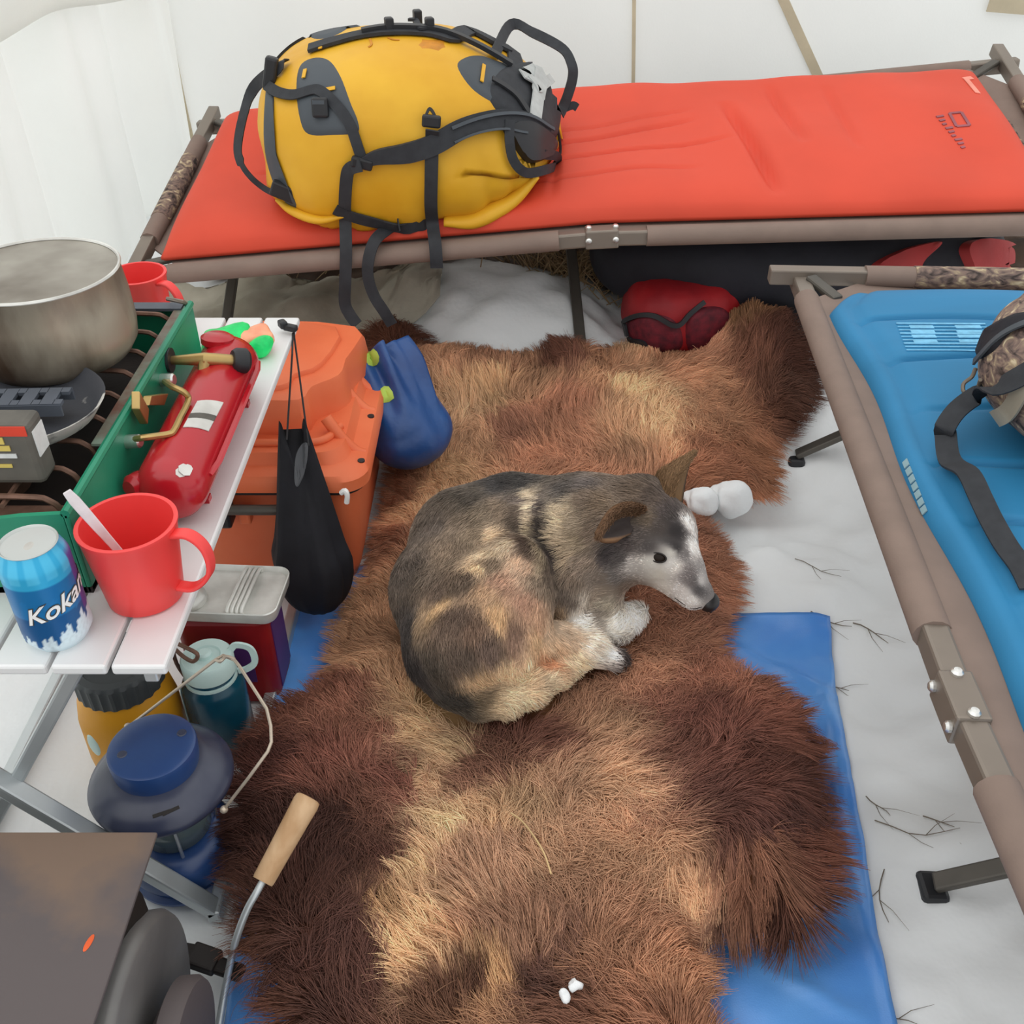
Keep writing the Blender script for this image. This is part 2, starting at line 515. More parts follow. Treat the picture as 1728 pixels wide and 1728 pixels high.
# gathered swag hanging along the top of the side wall
sw = []
path = spline([left_wall(.03, .735), left_wall(.12, .70), left_wall(.25, .685), left_wall(.42, .69), left_wall(.58, .66), left_wall(.72, .60), left_wall(.95, .55)], 8)
nrm = unit(A(.94, -.34, 0))
for i, p in enumerate(path):
    row = []
    for k in range(15):
        a = k / 14.0
        dz = .34 - .36 * a if a < .8 else .34 - .288 + (a - .8) * .10
        out = .015 + .075 * math.sin(PI * min(1, a * 1.02)) ** .8 * (0.55 + .45 * math.sin(i * .17) ** 2)
        if a > .8: out -= (a - .8) * .25
        row.append(p + nrm * out + A(0, 0, dz))
    sw.append(row)
MB().sheet(sw).build('canvas_swag', MAT['canvas'], wl_, smooth=180)
# seams: a cord and two sewn strips, following the back wall
def on_back(px, py, off=.006):
    y = 2.74
    for _ in range(12):
        p = PY(px, py, y)
        y = back_wall(p[0], p[2])[1] - off
    return PY(px, py, y)
def seam(name, pix, w, label):
    a, b = on_back(*pix[0]), on_back(*pix[1])
    d = b - a
    pts = []
    for t in np.linspace(-1.0, 1.35, 60):
        p = a + d * t
        if p[2] < .02 or p[2] > 1.33: continue
        pts.append(A(p[0], back_wall(p[0], p[2])[1] - .004, p[2]))
    o = MB().strap(pts, A(0, -1, 0), w, .005).build(name, MAT['seam'], smooth=30)
    tag(o, label, kind='structure')
seam('trim_1', [(274, 0), (324, 245)], .018, 'tan seam tape down the tent corner between the two canvas walls')
seam('trim_2', [(1070, 0), (1068, 170)], .009, 'thin brown seam cord running straight down the back canvas wall')
seam('trim_3', [(1322, 0), (1390, 150)], .024, 'slanting beige seam strip on the back canvas wall')
a, b = on_back(1668, 2), on_back(1790, 12)
tag(MB().strap([a + A(0, -.004, 0), (a + b) / 2 + A(0, -.004, 0), b + A(0, -.004, 0)], A(0, -1, 0), .045, .006).build('trim_4', MAT['seam'], smooth=30), 'beige cloth patch high on the back canvas wall', kind='structure')

# canvas sod cloth lying on the snow under the red cot
g = []
for i in range(46):
    row = []
    for j in range(22):
        x = -.95 + i * .0175; y = 1.94 + .26 * max(0., min(1., (x + .50) / .46)) ** 1.2 + j * .0185 + .012 * math.sin(i * .5) + .008 * math.sin(i * 1.3)
        p = A(x, y, 0)
        far = 2.262 + .008 * math.sin(i * .9)
        y = min(y, far)
        z = gz(x, y) + .012 + max(0, float(.012 * sn(p, 16, 9)[0] + .008 * sn(p * [1, 2.2, 0], 38, 10)[0] + .006))
        row.append((x, y, z))
    g.append(row)
o = MB().slab(g, .004).build('canvas_flap', MAT['sod'], smooth=180)
tag(o, 'dirty cream canvas ground flap crumpled on the snow under the red cot', 'canvas flap')

# dead grass on the earth at the back
mb = MB()
for k in range(340):
    if k < 140: x = RNG.normal(.10, .07); y = RNG.uniform(2.22, 2.36)
    elif k < 230: x = RNG.normal(.22, .05); y = RNG.uniform(2.18, 2.32)
    else: x = RNG.uniform(-.6, .25); y = RNG.uniform(2.28, 2.6)
    z = gz(x, y)
    a = RNG.uniform(0, 2 * PI); L_ = RNG.uniform(.04, .13); h = RNG.uniform(.01, .09)
    q = A(x, y, z) ; e = q + A(math.cos(a) * L_, math.sin(a) * L_ * .5, h)
    mid = (q + e) / 2 + A(0, 0, RNG.uniform(.005, .03))
    mb.tube([q, mid, e], [.0016, .0014, .0006], 3)
o = mb.build('dead_grass', M('dead grass', (168, 142, 106), .8, c2=(110, 88, 64), scale=6, bump=0), smooth=0)
tag(o, 'dry dead grass stalks on the bare earth behind the red cot', 'grass', kind='stuff')

# twigs scattered on the snow beside the tarp
tw = [((1370, 1025), (1440, 1048), 'thin dark twig on the snow beyond the tarp corner'),
      ((1440, 1045), (1505, 1068), 'curved dark twig against the blue cot rail near its middle'),
      ((1405, 1130), (1440, 1140), 'short twig lying beside the far half of the tarp edge'),
      ((1480, 1375), (1620, 1395), 'long twig leading to the sunken cot foot'),
      ((1560, 1372), (1612, 1390), 'bundle-like twig just above the sunken cot foot'),
      ((1470, 1330), (1500, 1370), 'small slanting twig by the tarp edge above the sunken cot foot'),
      ((1495, 1450), (1510, 1540), 'bent twig left of the sunken cot foot'),
      ((1465, 1640), (1500, 1728), 'curled dark root beside the near tarp edge'),
      ((1475, 1690), (1555, 1720), 'straight thin twig lowest on the snow strip'),
      ((1340, 945), (1420, 975), 'pale grass stalk on the snow beside the dog nose clumps')]
for k, (a, b, lb) in enumerate(tw):
    p, q = P(*a, .02), P(*b, .02)
    pts = []
    for t in np.linspace(0, 1, 6):
        c = p + (q - p) * t
        side = A(-(q - p)[1], (q - p)[0], 0)
        c = c + side * .12 * math.sin(t * PI + k) * (1 if k % 2 else -1)
        pts.append(A(c[0], c[1], gz(c[0], c[1]) + .003))
    r = (0.0012, .0012, .001, .0009, .001, .0009, .0009, .0017, .0009, .0008)[k]
    mb = MB().tube(pts, [r, r, r * .9, r * .8, r * .7, r * .4], 5)
    for t in (2, 3):
        d = unit(pts[t + 1] - pts[t]); s_ = A(-d[1], d[0], .1) * (1 if t % 2 else -1)
        mb.tube([pts[t], pts[t] + (d * .8 + s_ * .6) * .02, pts[t] + (d * 1.5 + s_ * .8) * .03], [r * .7, r * .5, r * .2], 4)
    tag(mb.build('twig', MAT['twig'], smooth=60), lb, 'twig', 'twigs on the snow')

# snow clumps behind the dog's head
for (px, py, r, lb) in [(1178, 848, .030, 'smaller white snow clump nearest the dog head'), (1228, 842, .036, 'larger white snow clump right of the dog ear')]:
    c = P(px, py, .06)
    mb = MB().ball(c, (r * 1.05, r, r * .9), nu=28, nv=20)
    mb.warp(lambda v: v + (v - c) * (.24 * sn((v - c) / r, 1.5, 3) + .09 * sn((v - c) / r, 4.5, 5))[:, None])
    tag(mb.build('snow_clump', MAT['snow_lump'], smooth=180), lb, 'snow clump', 'snow clumps beside the dog')

# ------------------------------------------------------------------ BLUE TARP
TL = [(-.37, .25), (-.37, .9), (-.375, 1.42)]
def tarp_pt(u, v):             # u 0..1 left-right, v 0..1 near-far
    yl, yr = .22 + v * 1.20, .22 + v * 1.048
    xl = -.30 - .072 * min(1, v * 1.6)
    xr = .412 + .128 * v ** 1.0 - .012 * math.sin(v * PI)
    x = xl + (xr - xl) * u; y = yl + (yr - yl) * u
    return x, y
g = []
for i in range(121):
    row = []
    for j in range(141):
        u, v = i / 120, j / 140
        x, y = tarp_pt(u, v)
        p = A(x, y, 0)
        z = gz(x, y) + .007
        w = float(sn(p, 13, 4)[0] * .0030 + abs(sn(p * [1.0, .45, 0], 30, 6)[0]) * .0062 + abs(sn(p * [.5, 1.2, 0], 48, 2)[0]) * .0030)
        w += .006 * math.exp(-((x - (.40 + .10 * v) + .012 * math.sin(v * 14)) / .010) ** 2) * sstep(0, .12, .9 - v)
        w += .007 * math.exp(-(((x - .46) * .55 + (y - 1.14) * .83) / .010) ** 2) * math.exp(-((x - .44) / .10) ** 2)
        w += .006 * math.exp(-(((x - .47) * .9 - (y - 1.05) * .42) / .009) ** 2) * math.exp(-((y - 1.05) / .16) ** 2)
        w += .006 * math.exp(-(((x - .36) * .5 + (y - .62) * .86) / .009) ** 2) * math.exp(-((x - .36) / .05) ** 2)
        row.append((x, y, z + w))
    g.append(row)
tag(MB().slab(g, .002).build('tarp', MAT['tarp'], smooth=180), 'creased blue plastic tarp spread under the bear hide', 'tarp')

# ------------------------------------------------------------------ COTS
def camp_cot(name, label, p, q, hinge, legs, zoff=.0, ends=(0, 1)):
    """p: three points of the rail nearest the camera, q: three of the other rail; legs: station -> foot pairs."""
    root = thing(name, label, 'cot', ((p[1] + q[1]) / 2)[[0, 1]].tolist() + [gz(*((p[1] + q[1]) / 2)[:2])], 'folding camp cots')
    rr = .0185
    def railpt(r, t):          # t 0..2
        return r[0] + (r[1] - r[0]) * t if t <= 1 else r[1] + (r[2] - r[1]) * (t - 1)
    L1 = np.linalg.norm(p[1] - p[0])
    for r, hgd in ((p, hinge), (q, hinge)):
        # bare square tube, tips and hinge show it
        mb = MB(); mb.bar(railpt(r, -.035), r[1], .028, .030); mb.bar(r[1], railpt(r, 2.035), .028, .030)
        mb.build('rail', MAT['cot_metal'], root, smooth=0, bevel=.004)
        for t0, t1 in ((.075, 1 - hgd), (1 + hgd, 1.925)):
            a, b = railpt(r, t0), railpt(r, t1)
            n = 14
            pts = [a + (b - a) * k / n for k in range(n + 1)]
            MB().tube(pts, rr * 1.12, 14, flat=.95).build('fabric_sleeve', MAT['brown_fab'], root, smooth=50)
        # hinge plates and rivets
        d = unit(r[2] - r[0])
        hb = MB().bar(r[1] - d * .032, r[1] + d * .032, .034, .037); hbo = hb.build('hinge_bracket', MAT['cot_metal'], root, smooth=0, bevel=.003)
        out = unit(np.cross(d, A(0, 0, 1))); out = out if out @ (p[1] - q[1]) * (1 if r is p else -1) > 0 else -out
        for s_ in (-.026, .026):
            c = r[1] + d * s_
            MB().lathe([(.0062, 0), (.0062, .003), (.004, .0055), (0, .006)], c + A(0, 0, .0185), (0, 0, 1), 10).build('rivet', MAT['rivet'], hbo)
            MB().lathe([(.0062, 0), (.0062, .003), (.004, .0055), (0, .006)], c + out * .017, out, 10).build('rivet', MAT['rivet'], hbo)
    # end bars with brown sleeve, camouflage in the middle
    for e, t in zip((0, 1), (-.0, 2.0)):
        a, b = railpt(p, t), railpt(q, t)
        d = unit(b - a); up = A(0, 0, .0)
        MB().bar(a - d * .055 + A(0, 0, .012), b + d * .055 + A(0, 0, .012), .026, .028).build('end_bar', MAT['cot_metal'], root, smooth=0, bevel=.003)
        for r_, s_ in ((p, 1), (q, -1)):
            c = railpt(r_, t); rd = unit(railpt(r_, 1) - c)
            MB().bar(c + rd * .02 + d * s_ * .012 + A(0, 0, .017), c + rd * .085 + d * s_ * .05 + A(0, 0, .006), .022, .012).build('corner_latch', MAT['cot_leg'], root, smooth=0, bevel=.004)
        ins = unit(railpt(p, 1) - railpt(p, t))
        def ring(s0, s1, n, m, nm, k=1.0, up_=root):
            pts = [a + (b - a) * (s0 + (s1 - s0) * i / n) + A(0, 0, .012) for i in range(n + 1)]
            return MB().tube(pts, .019 * k, 12).build(nm, m, up_, smooth=50)
        es = ring(.17, .84, 10, MAT['brown_fab'], 'end_sleeve')
        ring(.30, .70, 8, MAT['camo'], 'camouflage_sleeve', 1.06, es)
    # bed cloth with camouflage panels
    L = []
    G = [[None] * 13 for _ in range(41)]
    for i in range(41):
        t = .0 + 2.0 * i / 40
        for j in range(13):
            w = j / 12
            inset = .17 * max(0, 1 - min(t, 2 - t) / .10)       # cut corners at the ends
            ww = inset + (1 - 2 * inset) * w
            c = railpt(p, t) * (1 - ww) + railpt(q, t) * ww
            c = c + A(0, 0, .012 - .018 * math.sin(PI * ww))
            G[i][j] = c
    G = np.array(G)
    bc_ = MB().slab(G, .004).build('bed_cloth', MAT['brown_fab'], root, smooth=60)
    K = G[1:40, 4:9].copy(); K[:, :, 2] += .0022
    K2 = G[1:40, 4:9].copy()
    MB().slab(K, .002).build('camouflage_panel', MAT['camo'], bc_, smooth=60)
    # crossed legs
    for (t, fi, wd, sh) in legs:
        a, b = railpt(p, t), railpt(q, t)
        fa = a + (b - a) * fi[0] + A(*sh); fb = b + (a - b) * fi[1] + A(*sh)
        fa[2] = gz(fa[0], fa[1]) + .012; fb[2] = gz(fb[0], fb[1]) + .012
        d = unit(railpt(p, min(t + .1, 2)) - railpt(p, max(t - .1, 0)))
        l1 = MB().bar(a + d * .014 - A(0, 0, .01), fb + d * .014, wd, .012, up=np.cross(d, unit(fb - a))).build('leg', MAT['cot_leg'], root, smooth=0, bevel=.003)
        l2 = MB().bar(b - d * .014 - A(0, 0, .01), fa - d * .014, wd, .012, up=np.cross(d, unit(fa - b))).build('leg', MAT['cot_leg'], root, smooth=0, bevel=.003)
        for f_, k in ((fa, -1), (fb, 1)):
            MB().bar(f_ + A(0, 0, -.012) + d * k * .014 - d * .022, f_ + A(0, 0, -.012) + d * k * .014 + d * .022, .035, .02).build('foot', MAT['black_plastic'], l2 if k < 0 else l1, smooth=0, bevel=.006)
    return root, railpt

RP = [A(-.749, 1.89, .360), A(.174, 1.89, .442), A(1.14, 1.90, .465)]
RQ = [A(-.726, 2.5, .478), A(.1215, 2.5, .5186), A(1.139, 2.5, .6156)]
red_cot, red_rail = camp_cot('camp_cot', 'brown and camouflage folding cot carrying the red pad along the back wall', RP, RQ, .09,
                             [(.14, (.10, .10), .024, (0, 0, 0)), (1.0, (.155, .12), .024, (0, 0, 0)), (1.86, (.10, .10), .024, (0, 0, 0))])
BP = [A(.505, 1.661, .45), A(.432, .668, .45), A(.412, -.30, .45)]
BQ = [A(1.150, 1.630, .45), A(1.09, .640, .45), A(1.05, -.33, .45)]
blue_cot, blue_rail = camp_cot('camp_cot', 'brown and camouflage folding cot carrying the blue pad beside the snow strip', BP, BQ, .10,
                               [(.0, (.09, .09), .026, (.02, .06, 0)), (1.0, (.18, .18), .026, (0, .09, 0)), (1.92, (.1, .1), .026, (0, 0, 0))])
# knotted rope end on the far rail of the red cot
c = RQ[1] + A(.01, -.01, .02)
MB().tube(spline([c + A(-.02, 0, .0), c + A(0, -.02, .018), c + A(.02, 0, .022), c + A(.015, .02, .0), c + A(-.01, .0, .012), c + A(.0, -.022, -.01)], 5), .004, 6).build('rope_knot', MAT['khaki_rope'], red_cot, smooth=60)

# ------------------------------------------------------------------ SLEEPING PADS
def pad_surface(C, T, nu, nv, wr):
    """C: corners near-left, near-right, far-right, far-left in the pad's own frame (u along length, v across)"""
    G = np.zeros((nu, nv, 3)); TH = np.zeros((nu, nv))
    for i in range(nu):
        for j in range(nv):
            u, v = i / (nu - 1), j / (nv - 1)
            c = (C[0] * (1 - u) + C[1] * u) * (1 - v) + (C[3] * (1 - u) + C[2] * u) * v
            e = max(.0, (1 - (2 * u - 1) ** 22) * (1 - (2 * v - 1) ** 10)) ** .5
            th = .008 + T * e
            z = th + wr(u, v, c) * e
            G[i, j] = c + A(0, 0, z); TH[i, j] = max(.006, z)
    return G, TH
def crease(u, v, a, b, w, d):
    a, b, p = np.array(a), np.array(b), np.array((u, v))
    ab = b - a; t = np.clip((p - a) @ ab / (ab @ ab), 0, 1)
    q = p - a - ab * t; k = 1 - abs(2 * t - 1) ** 4
    return -d * math.exp(-(q @ q) / (w * w)) * k

red_pad = thing('sleeping_pad', 'long red sleeping pad on the cot along the back wall', 'sleeping pad', (RP[1] * .5 + RQ[1] * .5) + A(0, 0, .01), 'sleeping pads on the cots')
def rc(px, py, lift):          # pixel on the red cot's own tilted plane
    n = np.cross(RP[2] - RP[0], RQ[0] - RP[0]); d = ray(px, py)
    return CAMP + d * (((RP[1] * .5 + RP[0] * .5 + A(0, 0, lift) - CAMP) @ n) / (d @ n))
C = [rc(272, 412, .028), A(1.06, 1.93, .496), A(1.05, 2.44, .607), rc(383, 205, .035)]
def red_wr(u, v, c):
    h = 0
    for (a, b, w, d) in [((.37, .42), (.62, .62), .010, .010), ((.30, .30), (.66, .44), .011, .012), ((.30, .20), (.62, .22), .010, .009),
                         ((.08, .42), (.30, .40), .010, .008), ((.10, .34), (.26, .36), .008, .006), ((.70, .05), (.66, .75), .010, .016), ((.74, .35), (.72, .9), .008, .008),
                         ((.40, .55), (.62, .70), .008, .004), ((.80, .3), (.79, .85), .007, .005), ((.42, .05), (.42, .8), .006, .004), ((.45, .05), (.45, .7), .006, .004)]:
        h += 1.6 * crease(u, v, a, b, w * .8, d)
    h += .004 * math.sin(u * 60) * (1 if u > .3 else .3) * .4 + .005 * math.sin(v * 7 + 2 * math.sin(u * 5)) + .003 * math.sin(u * 23 + v * 9)
    h -= .022 * math.exp(-(((u - .30) / .12) ** 2 + ((v - .4) / .35) ** 2)) # pressed in by the bag
    return h
def red_edge(u):
    t = .055 + 1.86 * u
    return red_rail(RP, t) + A(0, .020, .020)
G, TH = pad_surface(C, .034, 220, 90, red_wr)
for i in range(220):
    u = i / 219
    sh = red_edge(u) - (C[0] * (1 - u) + C[1] * u)
    for j in range(90): G[i, j] += sh * (1 - j / 89) ** 1.5
RED_TOP = G
red_body = MB().slab(G, TH).build('pad_body', MAT['red_pad'], red_pad, smooth=180)
RED_BVH = MB().sheet(G).bvh()
def drop(bvh, x, y):
    h = bvh.ray_cast(Vector((x, y, 3)), Vector((0, 0, -1)))
    return np.array(h[0]) if h[0] is not None else None
def hit(bvh, px, py):
    d = Vector(ray(px, py)).normalized()
    h = bvh.ray_cast(Vector(CAMP), d)
    if h[0] is None:
        return None, None
    n = np.array(h[1]); n = n if n @ np.array(d) < 0 else -n
    return np.array(h[0]), n
# printed mark: a square outline with a column of small bars
mb = MB()
def decal_line(mb, bvh, a, b, w, lift=.0015, n=6):
    pts, ns = [], []
    for t in np.linspace(0, 1, n):
        p, nn = hit(bvh, a[0] + (b[0] - a[0]) * t, a[1] + (b[1] - a[1]) * t)
        if p is None: continue
        pts.append(p + nn * lift * .3); ns.append(nn)
    if len(pts) > 1: mb.strap(pts, ns, w, lift)
for a, b in (((1602, 192), (1622, 190)), ((1622, 190), (1636, 212)), ((1636, 212), (1614, 214)), ((1614, 214), (1602, 192))):
    decal_line(mb, RED_BVH, a, b, .006)
for k in range(9):
    x, y = 1580 + k * 5.2, 198 + k * 6.5
    decal_line(mb, RED_BVH, (x, y), (x + 12 - (k % 3) * 3, y - 2), .006)
mb.build('printed_mark', MAT['logo'], red_body, smooth=0, label='faded purple printed mark')
mb = MB()
for a, b in (((1630, 134), (1650, 158)), ((1626, 134), (1640, 132))): decal_line(mb, RED_BVH, a, b, .012)
mb.build('scuff_mark', M('pale scuff', (240, 150, 132), .7, bump=0), red_pad, smooth=0, label='pale scuff at the corner')

blue_pad = thing('sleeping_pad', 'blue sleeping pad on the cot beside the snow strip', 'sleeping pad', (BP[1] * .5 + BQ[1] * .5) + A(0, 0, .01), 'sleeping pads on the cots')
zb = .452
C = [A(.436, -.25, zb), A(1.03, -.27, zb), A(1.115, 1.555, zb), A(.525, 1.585, zb)]
def blue_wr(u, v, c):          # here u across, v along
    h = 0
    for k in range(14):
        y = .06 + k * .072
        h -= .0150 * math.exp(-((v - y - .004 * math.sin(u * 9 + k)) / .0030) ** 2) * (.35 + .65 * abs(math.sin(k * 2.1 + 1))) * sstep(.03, .12, u)
    h += .0035 * math.sin(u * 7 + v * 5) + .0025 * math.sin(v * 31 + u * 4)
    h -= .010 * math.exp(-((u - .055) / .016) ** 2)      # edge seam
    return h
def pad2():
    nu, nv = 70, 520
    G = np.zeros((nu, nv, 3)); TH = np.zeros((nu, nv))
    for i in range(nu):
        for j in range(nv):
            u, v = i / (nu - 1), j / (nv - 1)
            cut = .09 * max(0, (v - .955) / .045) ** 1.3 if v > .955 else 0   # cut corners at the far end
            uu = cut + (1 - 2 * cut) * u
            c = (C[0] * (1 - uu) + C[1] * uu) * (1 - v) + (C[3] * (1 - uu) + C[2] * uu) * v
            e = max(.0, (1 - (2 * u - 1) ** 12) * (1 - (2 * v - 1) ** 30)) ** .5
            z = .008 + .030 * e + blue_wr(u, v, c) * e
            G[i, j] = c + A(.006 * math.sin(v * 25) * (1 - u) * 1.0, 0, z); TH[i, j] = max(.006, z)
    return G, TH
G, TH = pad2()
MB().slab(G, TH).build('pad_body', MAT['blue_pad'], blue_pad, smooth=180)
BLUE_BVH = MB().sheet(G).bvh()
def blue_z(x, y):
    p = drop(BLUE_BVH, x, y)
    return p[2] if p is not None else zb
mb = MB()
for k in range(9):
    y = 547 + k * 5.6; x0 = 1512 + (y - 546) * .38
    decal_line(mb, BLUE_BVH, (x0, y), (x0 + 150, y + 1), .0022 if k % 3 else .004, n=12)
for k in range(4):
    decal_line(mb, BLUE_BVH, (1535 + k * 2, 553 + k * 8), (1575 + k * 2, 553 + k * 8), .010, n=5)
    decal_line(mb, BLUE_BVH, (1612 + k * 2, 553 + k * 8), (1655 + k * 2, 553 + k * 8), .010, n=5)
mb.build('printed_text_panel', MAT['pale_print'], blue_pad, smooth=0, label='pale printed panel of small worn text')
mb = MB()
for k in range(7):
    x, y = 1528 + k * 5, 778 + k * 13
    decal_line(mb, BLUE_BVH, (x, y), (x + 4, y + 10), .008, n=3)
mb.build('side_print', MAT['scuff'], blue_pad, smooth=0, label='worn grey print along the edge')
c = A(.535, 1.575, zb + .03)
# ------------------------------------------------------------------ FOLDING TABLE
TZ = .48
table = thing('folding_table', 'white aluminium slatted folding table with crossed legs holding the camp stove', 'table', (-.545, 1.07, 0))
TX0, TY0, TY1 = -.335, .692, 1.458
slat_mesh = None
for k in range(7):
    x1 = TX0 - k * .0582; x0 = x1 - .0535
    if slat_mesh is None:
        o = MB().box(((x0 + x1) / 2, (TY0 + TY1) / 2, TZ - .006), (.0535, TY1 - TY0, .012)).build('slat', MAT['slat'], table, smooth=0, bevel=.003)
        slat_mesh = o
    else:
        o = slat_mesh.copy(); COL.objects.link(o); o.location = (-k * .0582, 0, 0); ORIGIN[o] = ORIGIN[slat_mesh]
for y in (.80, 1.36):
    MB().box((-.54, y, TZ - .021), (.39, .022, .018)).build('cross_rail', MAT['alu'], table, smooth=0, bevel=.002)
for y in (.724, 1.425):
    MB().bar(A(-.375, y, .016), A(-.725, y + .0, TZ - .02), .016, .024, up=(0, 1, 0)).build('leg', MAT['alu'], table, smooth=0, bevel=.003)
    MB().bar(A(-.716, y + .02, .016), A(-.43, y + .02, TZ - .02), .016, .024, up=(0, 1, 0)).build('leg', MAT['alu'], table, smooth=0, bevel=.003)
for x in (-.375, -.72):
    MB().bar(A(x, .712, .014), A(x, 1.437, .014), .018, .022).build('floor_bar', MAT['alu'], table, smooth=0, bevel=.003)
for x in (-.356, -.725):
    MB().bar(A(x, .70, TZ - .022), A(x, 1.45, TZ - .022), .014, .016).build('side_rail', MAT['alu'], table, smooth=0, bevel=.002)

# ------------------------------------------------------------------ CAMP STOVE
SX1, SX0, SY0, SY1 = -.440, -.725, .800, 1.285
SZ0, SZ1 = TZ, TZ + .103
stove = thing('camp_stove', 'green two-burner camp stove with a red fuel tank on the slatted table', 'camp stove', ((SX0 + SX1) / 2, (SY0 + SY1) / 2, TZ))
th = .006
MB().box(((SX0 + SX1) / 2, (SY0 + SY1) / 2, SZ0 + .004), (SX1 - SX0, SY1 - SY0, .008)).build('case_bottom', MAT['soot'], stove, smooth=0)
MB().box((SX1 - th / 2, (SY0 + SY1) / 2, (SZ0 + SZ1) / 2), (th, SY1 - SY0, SZ1 - SZ0)).build('front_panel', MAT['green'], stove, smooth=0, bevel=.002)
MB().box((SX0 + th / 2, (SY0 + SY1) / 2, (SZ0 + SZ1) / 2), (th, SY1 - SY0, SZ1 - SZ0)).build('back_panel', MAT['green'], stove, smooth=0, bevel=.002)
MB().box(((SX0 + SX1) / 2, SY1 - th / 2, (SZ0 + SZ1) / 2), (SX1 - SX0 - 2 * th, th, SZ1 - SZ0)).build('side_panel', MAT['green'], stove, smooth=0, bevel=.002)
# near side panel with a low wavy cut-out
prof = [(SX0 + th, SZ1 - .02), (SX0 + .10, SZ1 - .022), (SX0 + .16, SZ1 - .018), (SX0 + .20, SZ1 - .008), (SX0 + .235, SZ1 - .003), (SX1 - th, SZ1)]
mb = MB(); n = len(prof)
v = [(x, SY0, SZ0) for x, z in prof] + [(x, SY0, z) for x, z in prof] + [(x, SY0 + th, SZ0) for x, z in prof] + [(x, SY0 + th, z) for x, z in prof]
f = []
for i in range(n - 1):
    f += [(i, i + 1, n + i + 1, n + i), (2 * n + i + 1, 2 * n + i, 3 * n + i, 3 * n + i + 1), (n + i, n + i + 1, 3 * n + i + 1, 3 * n + i)]
f += [(0, n, 3 * n, 2 * n), (n - 1, 3 * n - 1, 4 * n - 1, 2 * n - 1)]
mb.add(v, f).build('side_panel', MAT['green'], stove, smooth=0)
# rolled rims, worn to bare metal
MB().tube([(SX1 - .003, SY0, SZ1), (SX1 - .003, SY1, SZ1)], .005, 8).build('rim', MAT['green'], stove)
MB().box((SX1 - .013, (SY0 + SY1) / 2 + .06, SZ1 - .001), (.014, (SY1 - SY0) * .72, .003)).build('rim_flange', MAT['worn_rim'], stove, smooth=0)
MB().box(((SX0 + SX1) / 2, SY1 - .012, SZ1 + .001), (SX1 - SX0 - .02, .02, .004)).build('rim_flange', MAT['pan_grey'], stove, smooth=0)
MB().tube([(SX1 - .006, SY1, SZ1 - .002), (SX1 - .006, SY1 - .02, SZ1 + .012), (SX1 - .03, SY1 - .01, SZ1 + .012)], .003, 6).build('lid_hinge', MAT['cot_metal'], stove)
# inner burner box, burners and grate wires
MB().box(((SX0 + SX1) / 2, (SY0 + SY1) / 2, SZ0 + .03), (SX1 - SX0 - .05, SY1 - SY0 - .06, .03)).build('burner_box', MAT['soot'], stove, smooth=0, bevel=.006)
MB().box(((SX0 + SX1) / 2 + .03, SY0 + .03, SZ1 - .045), (.19, .03, .05)).build('baffle', MAT['rust_wire'], stove, smooth=0, bevel=.004)
for y in (.93, 1.15):
    MB().lathe([(0, .0), (.036, 0), (.036, .026), (.028, .032), (.012, .034), (0, .034)], (-.58, y, SZ0 + .045), segs=24).build('burner', MAT['rust_wire'], stove)
for k in range(9):
    y = SY0 + .03 + k * .053
    x1 = SX1 - .012
    pts = spline([(SX0 + .02, y, SZ1 - .03), (SX0 + .025, y, SZ1 - .006), (SX0 + .05, y, SZ1 + .0), (x1 - .05, y, SZ1 + .0), (x1 - .018, y, SZ1 - .006), (x1 - .008, y, SZ1 - .022), (x1 - .004, y, SZ1 - .034)], 4)
    MB().tube(pts, .0032, 6).build('grate_wire', MAT['rust_wire'], stove)
for x in (SX0 + .06, SX1 - .075, -.58):
    MB().tube([(x, SY0 + .02, SZ1 - .005), (x, SY1 - .02, SZ1 - .005)], .003, 6).build('grate_wire', MAT['rust_wire'], stove)
# fuel tank hung along the front
TKX, TKZ, TR = -.3835, TZ + .045, .040
prof = [(0, -.172), (.018, -.171), (.030, -.166), (.037, -.156), (TR, -.142), (TR, .142), (.037, .156), (.030, .166), (.018, .171), (0, .172)]
mb = MB().lathe(prof, (TKX, 1.075, TKZ), (0, 1, 0), 40)
tank = mb.build('fuel_tank', MAT['tank'], stove, smooth=60)
TANK = mb.bvh()
MB().tube([(TKX + .039, .945, TKZ + .006), (TKX + .044, .97, TKZ + .007), (TKX + .044, 1.19, TKZ + .007), (TKX + .039, 1.215, TKZ + .006)], .0045, 6, flat=.5).build('tank_seam', MAT['tank'], tank)
# recessed pump end and feet
MB().lathe([(.018, 0), (.022, .004), (.022, .012), (.016, .016), (.0, .016)], (TKX - .01, 1.215, TKZ + .030), (0.1, .15, 1), 20).build('filler_cap', MAT['tank'], tank)
for y in (.965, 1.185):
    MB().box((TKX + .012, y, TKZ - .042), (.03, .012, .008)).build('tank_foot', MAT['tank'], tank, smooth=0)
MB().lathe([(0, 0), (.012, 0), (.014, .006), (.014, .02), (.009, .026), (0, .026)], (TKX - .03, .935, TKZ + .006), (-.5, -1, .15), 16).build('pump_knob', MAT['tank'], tank)
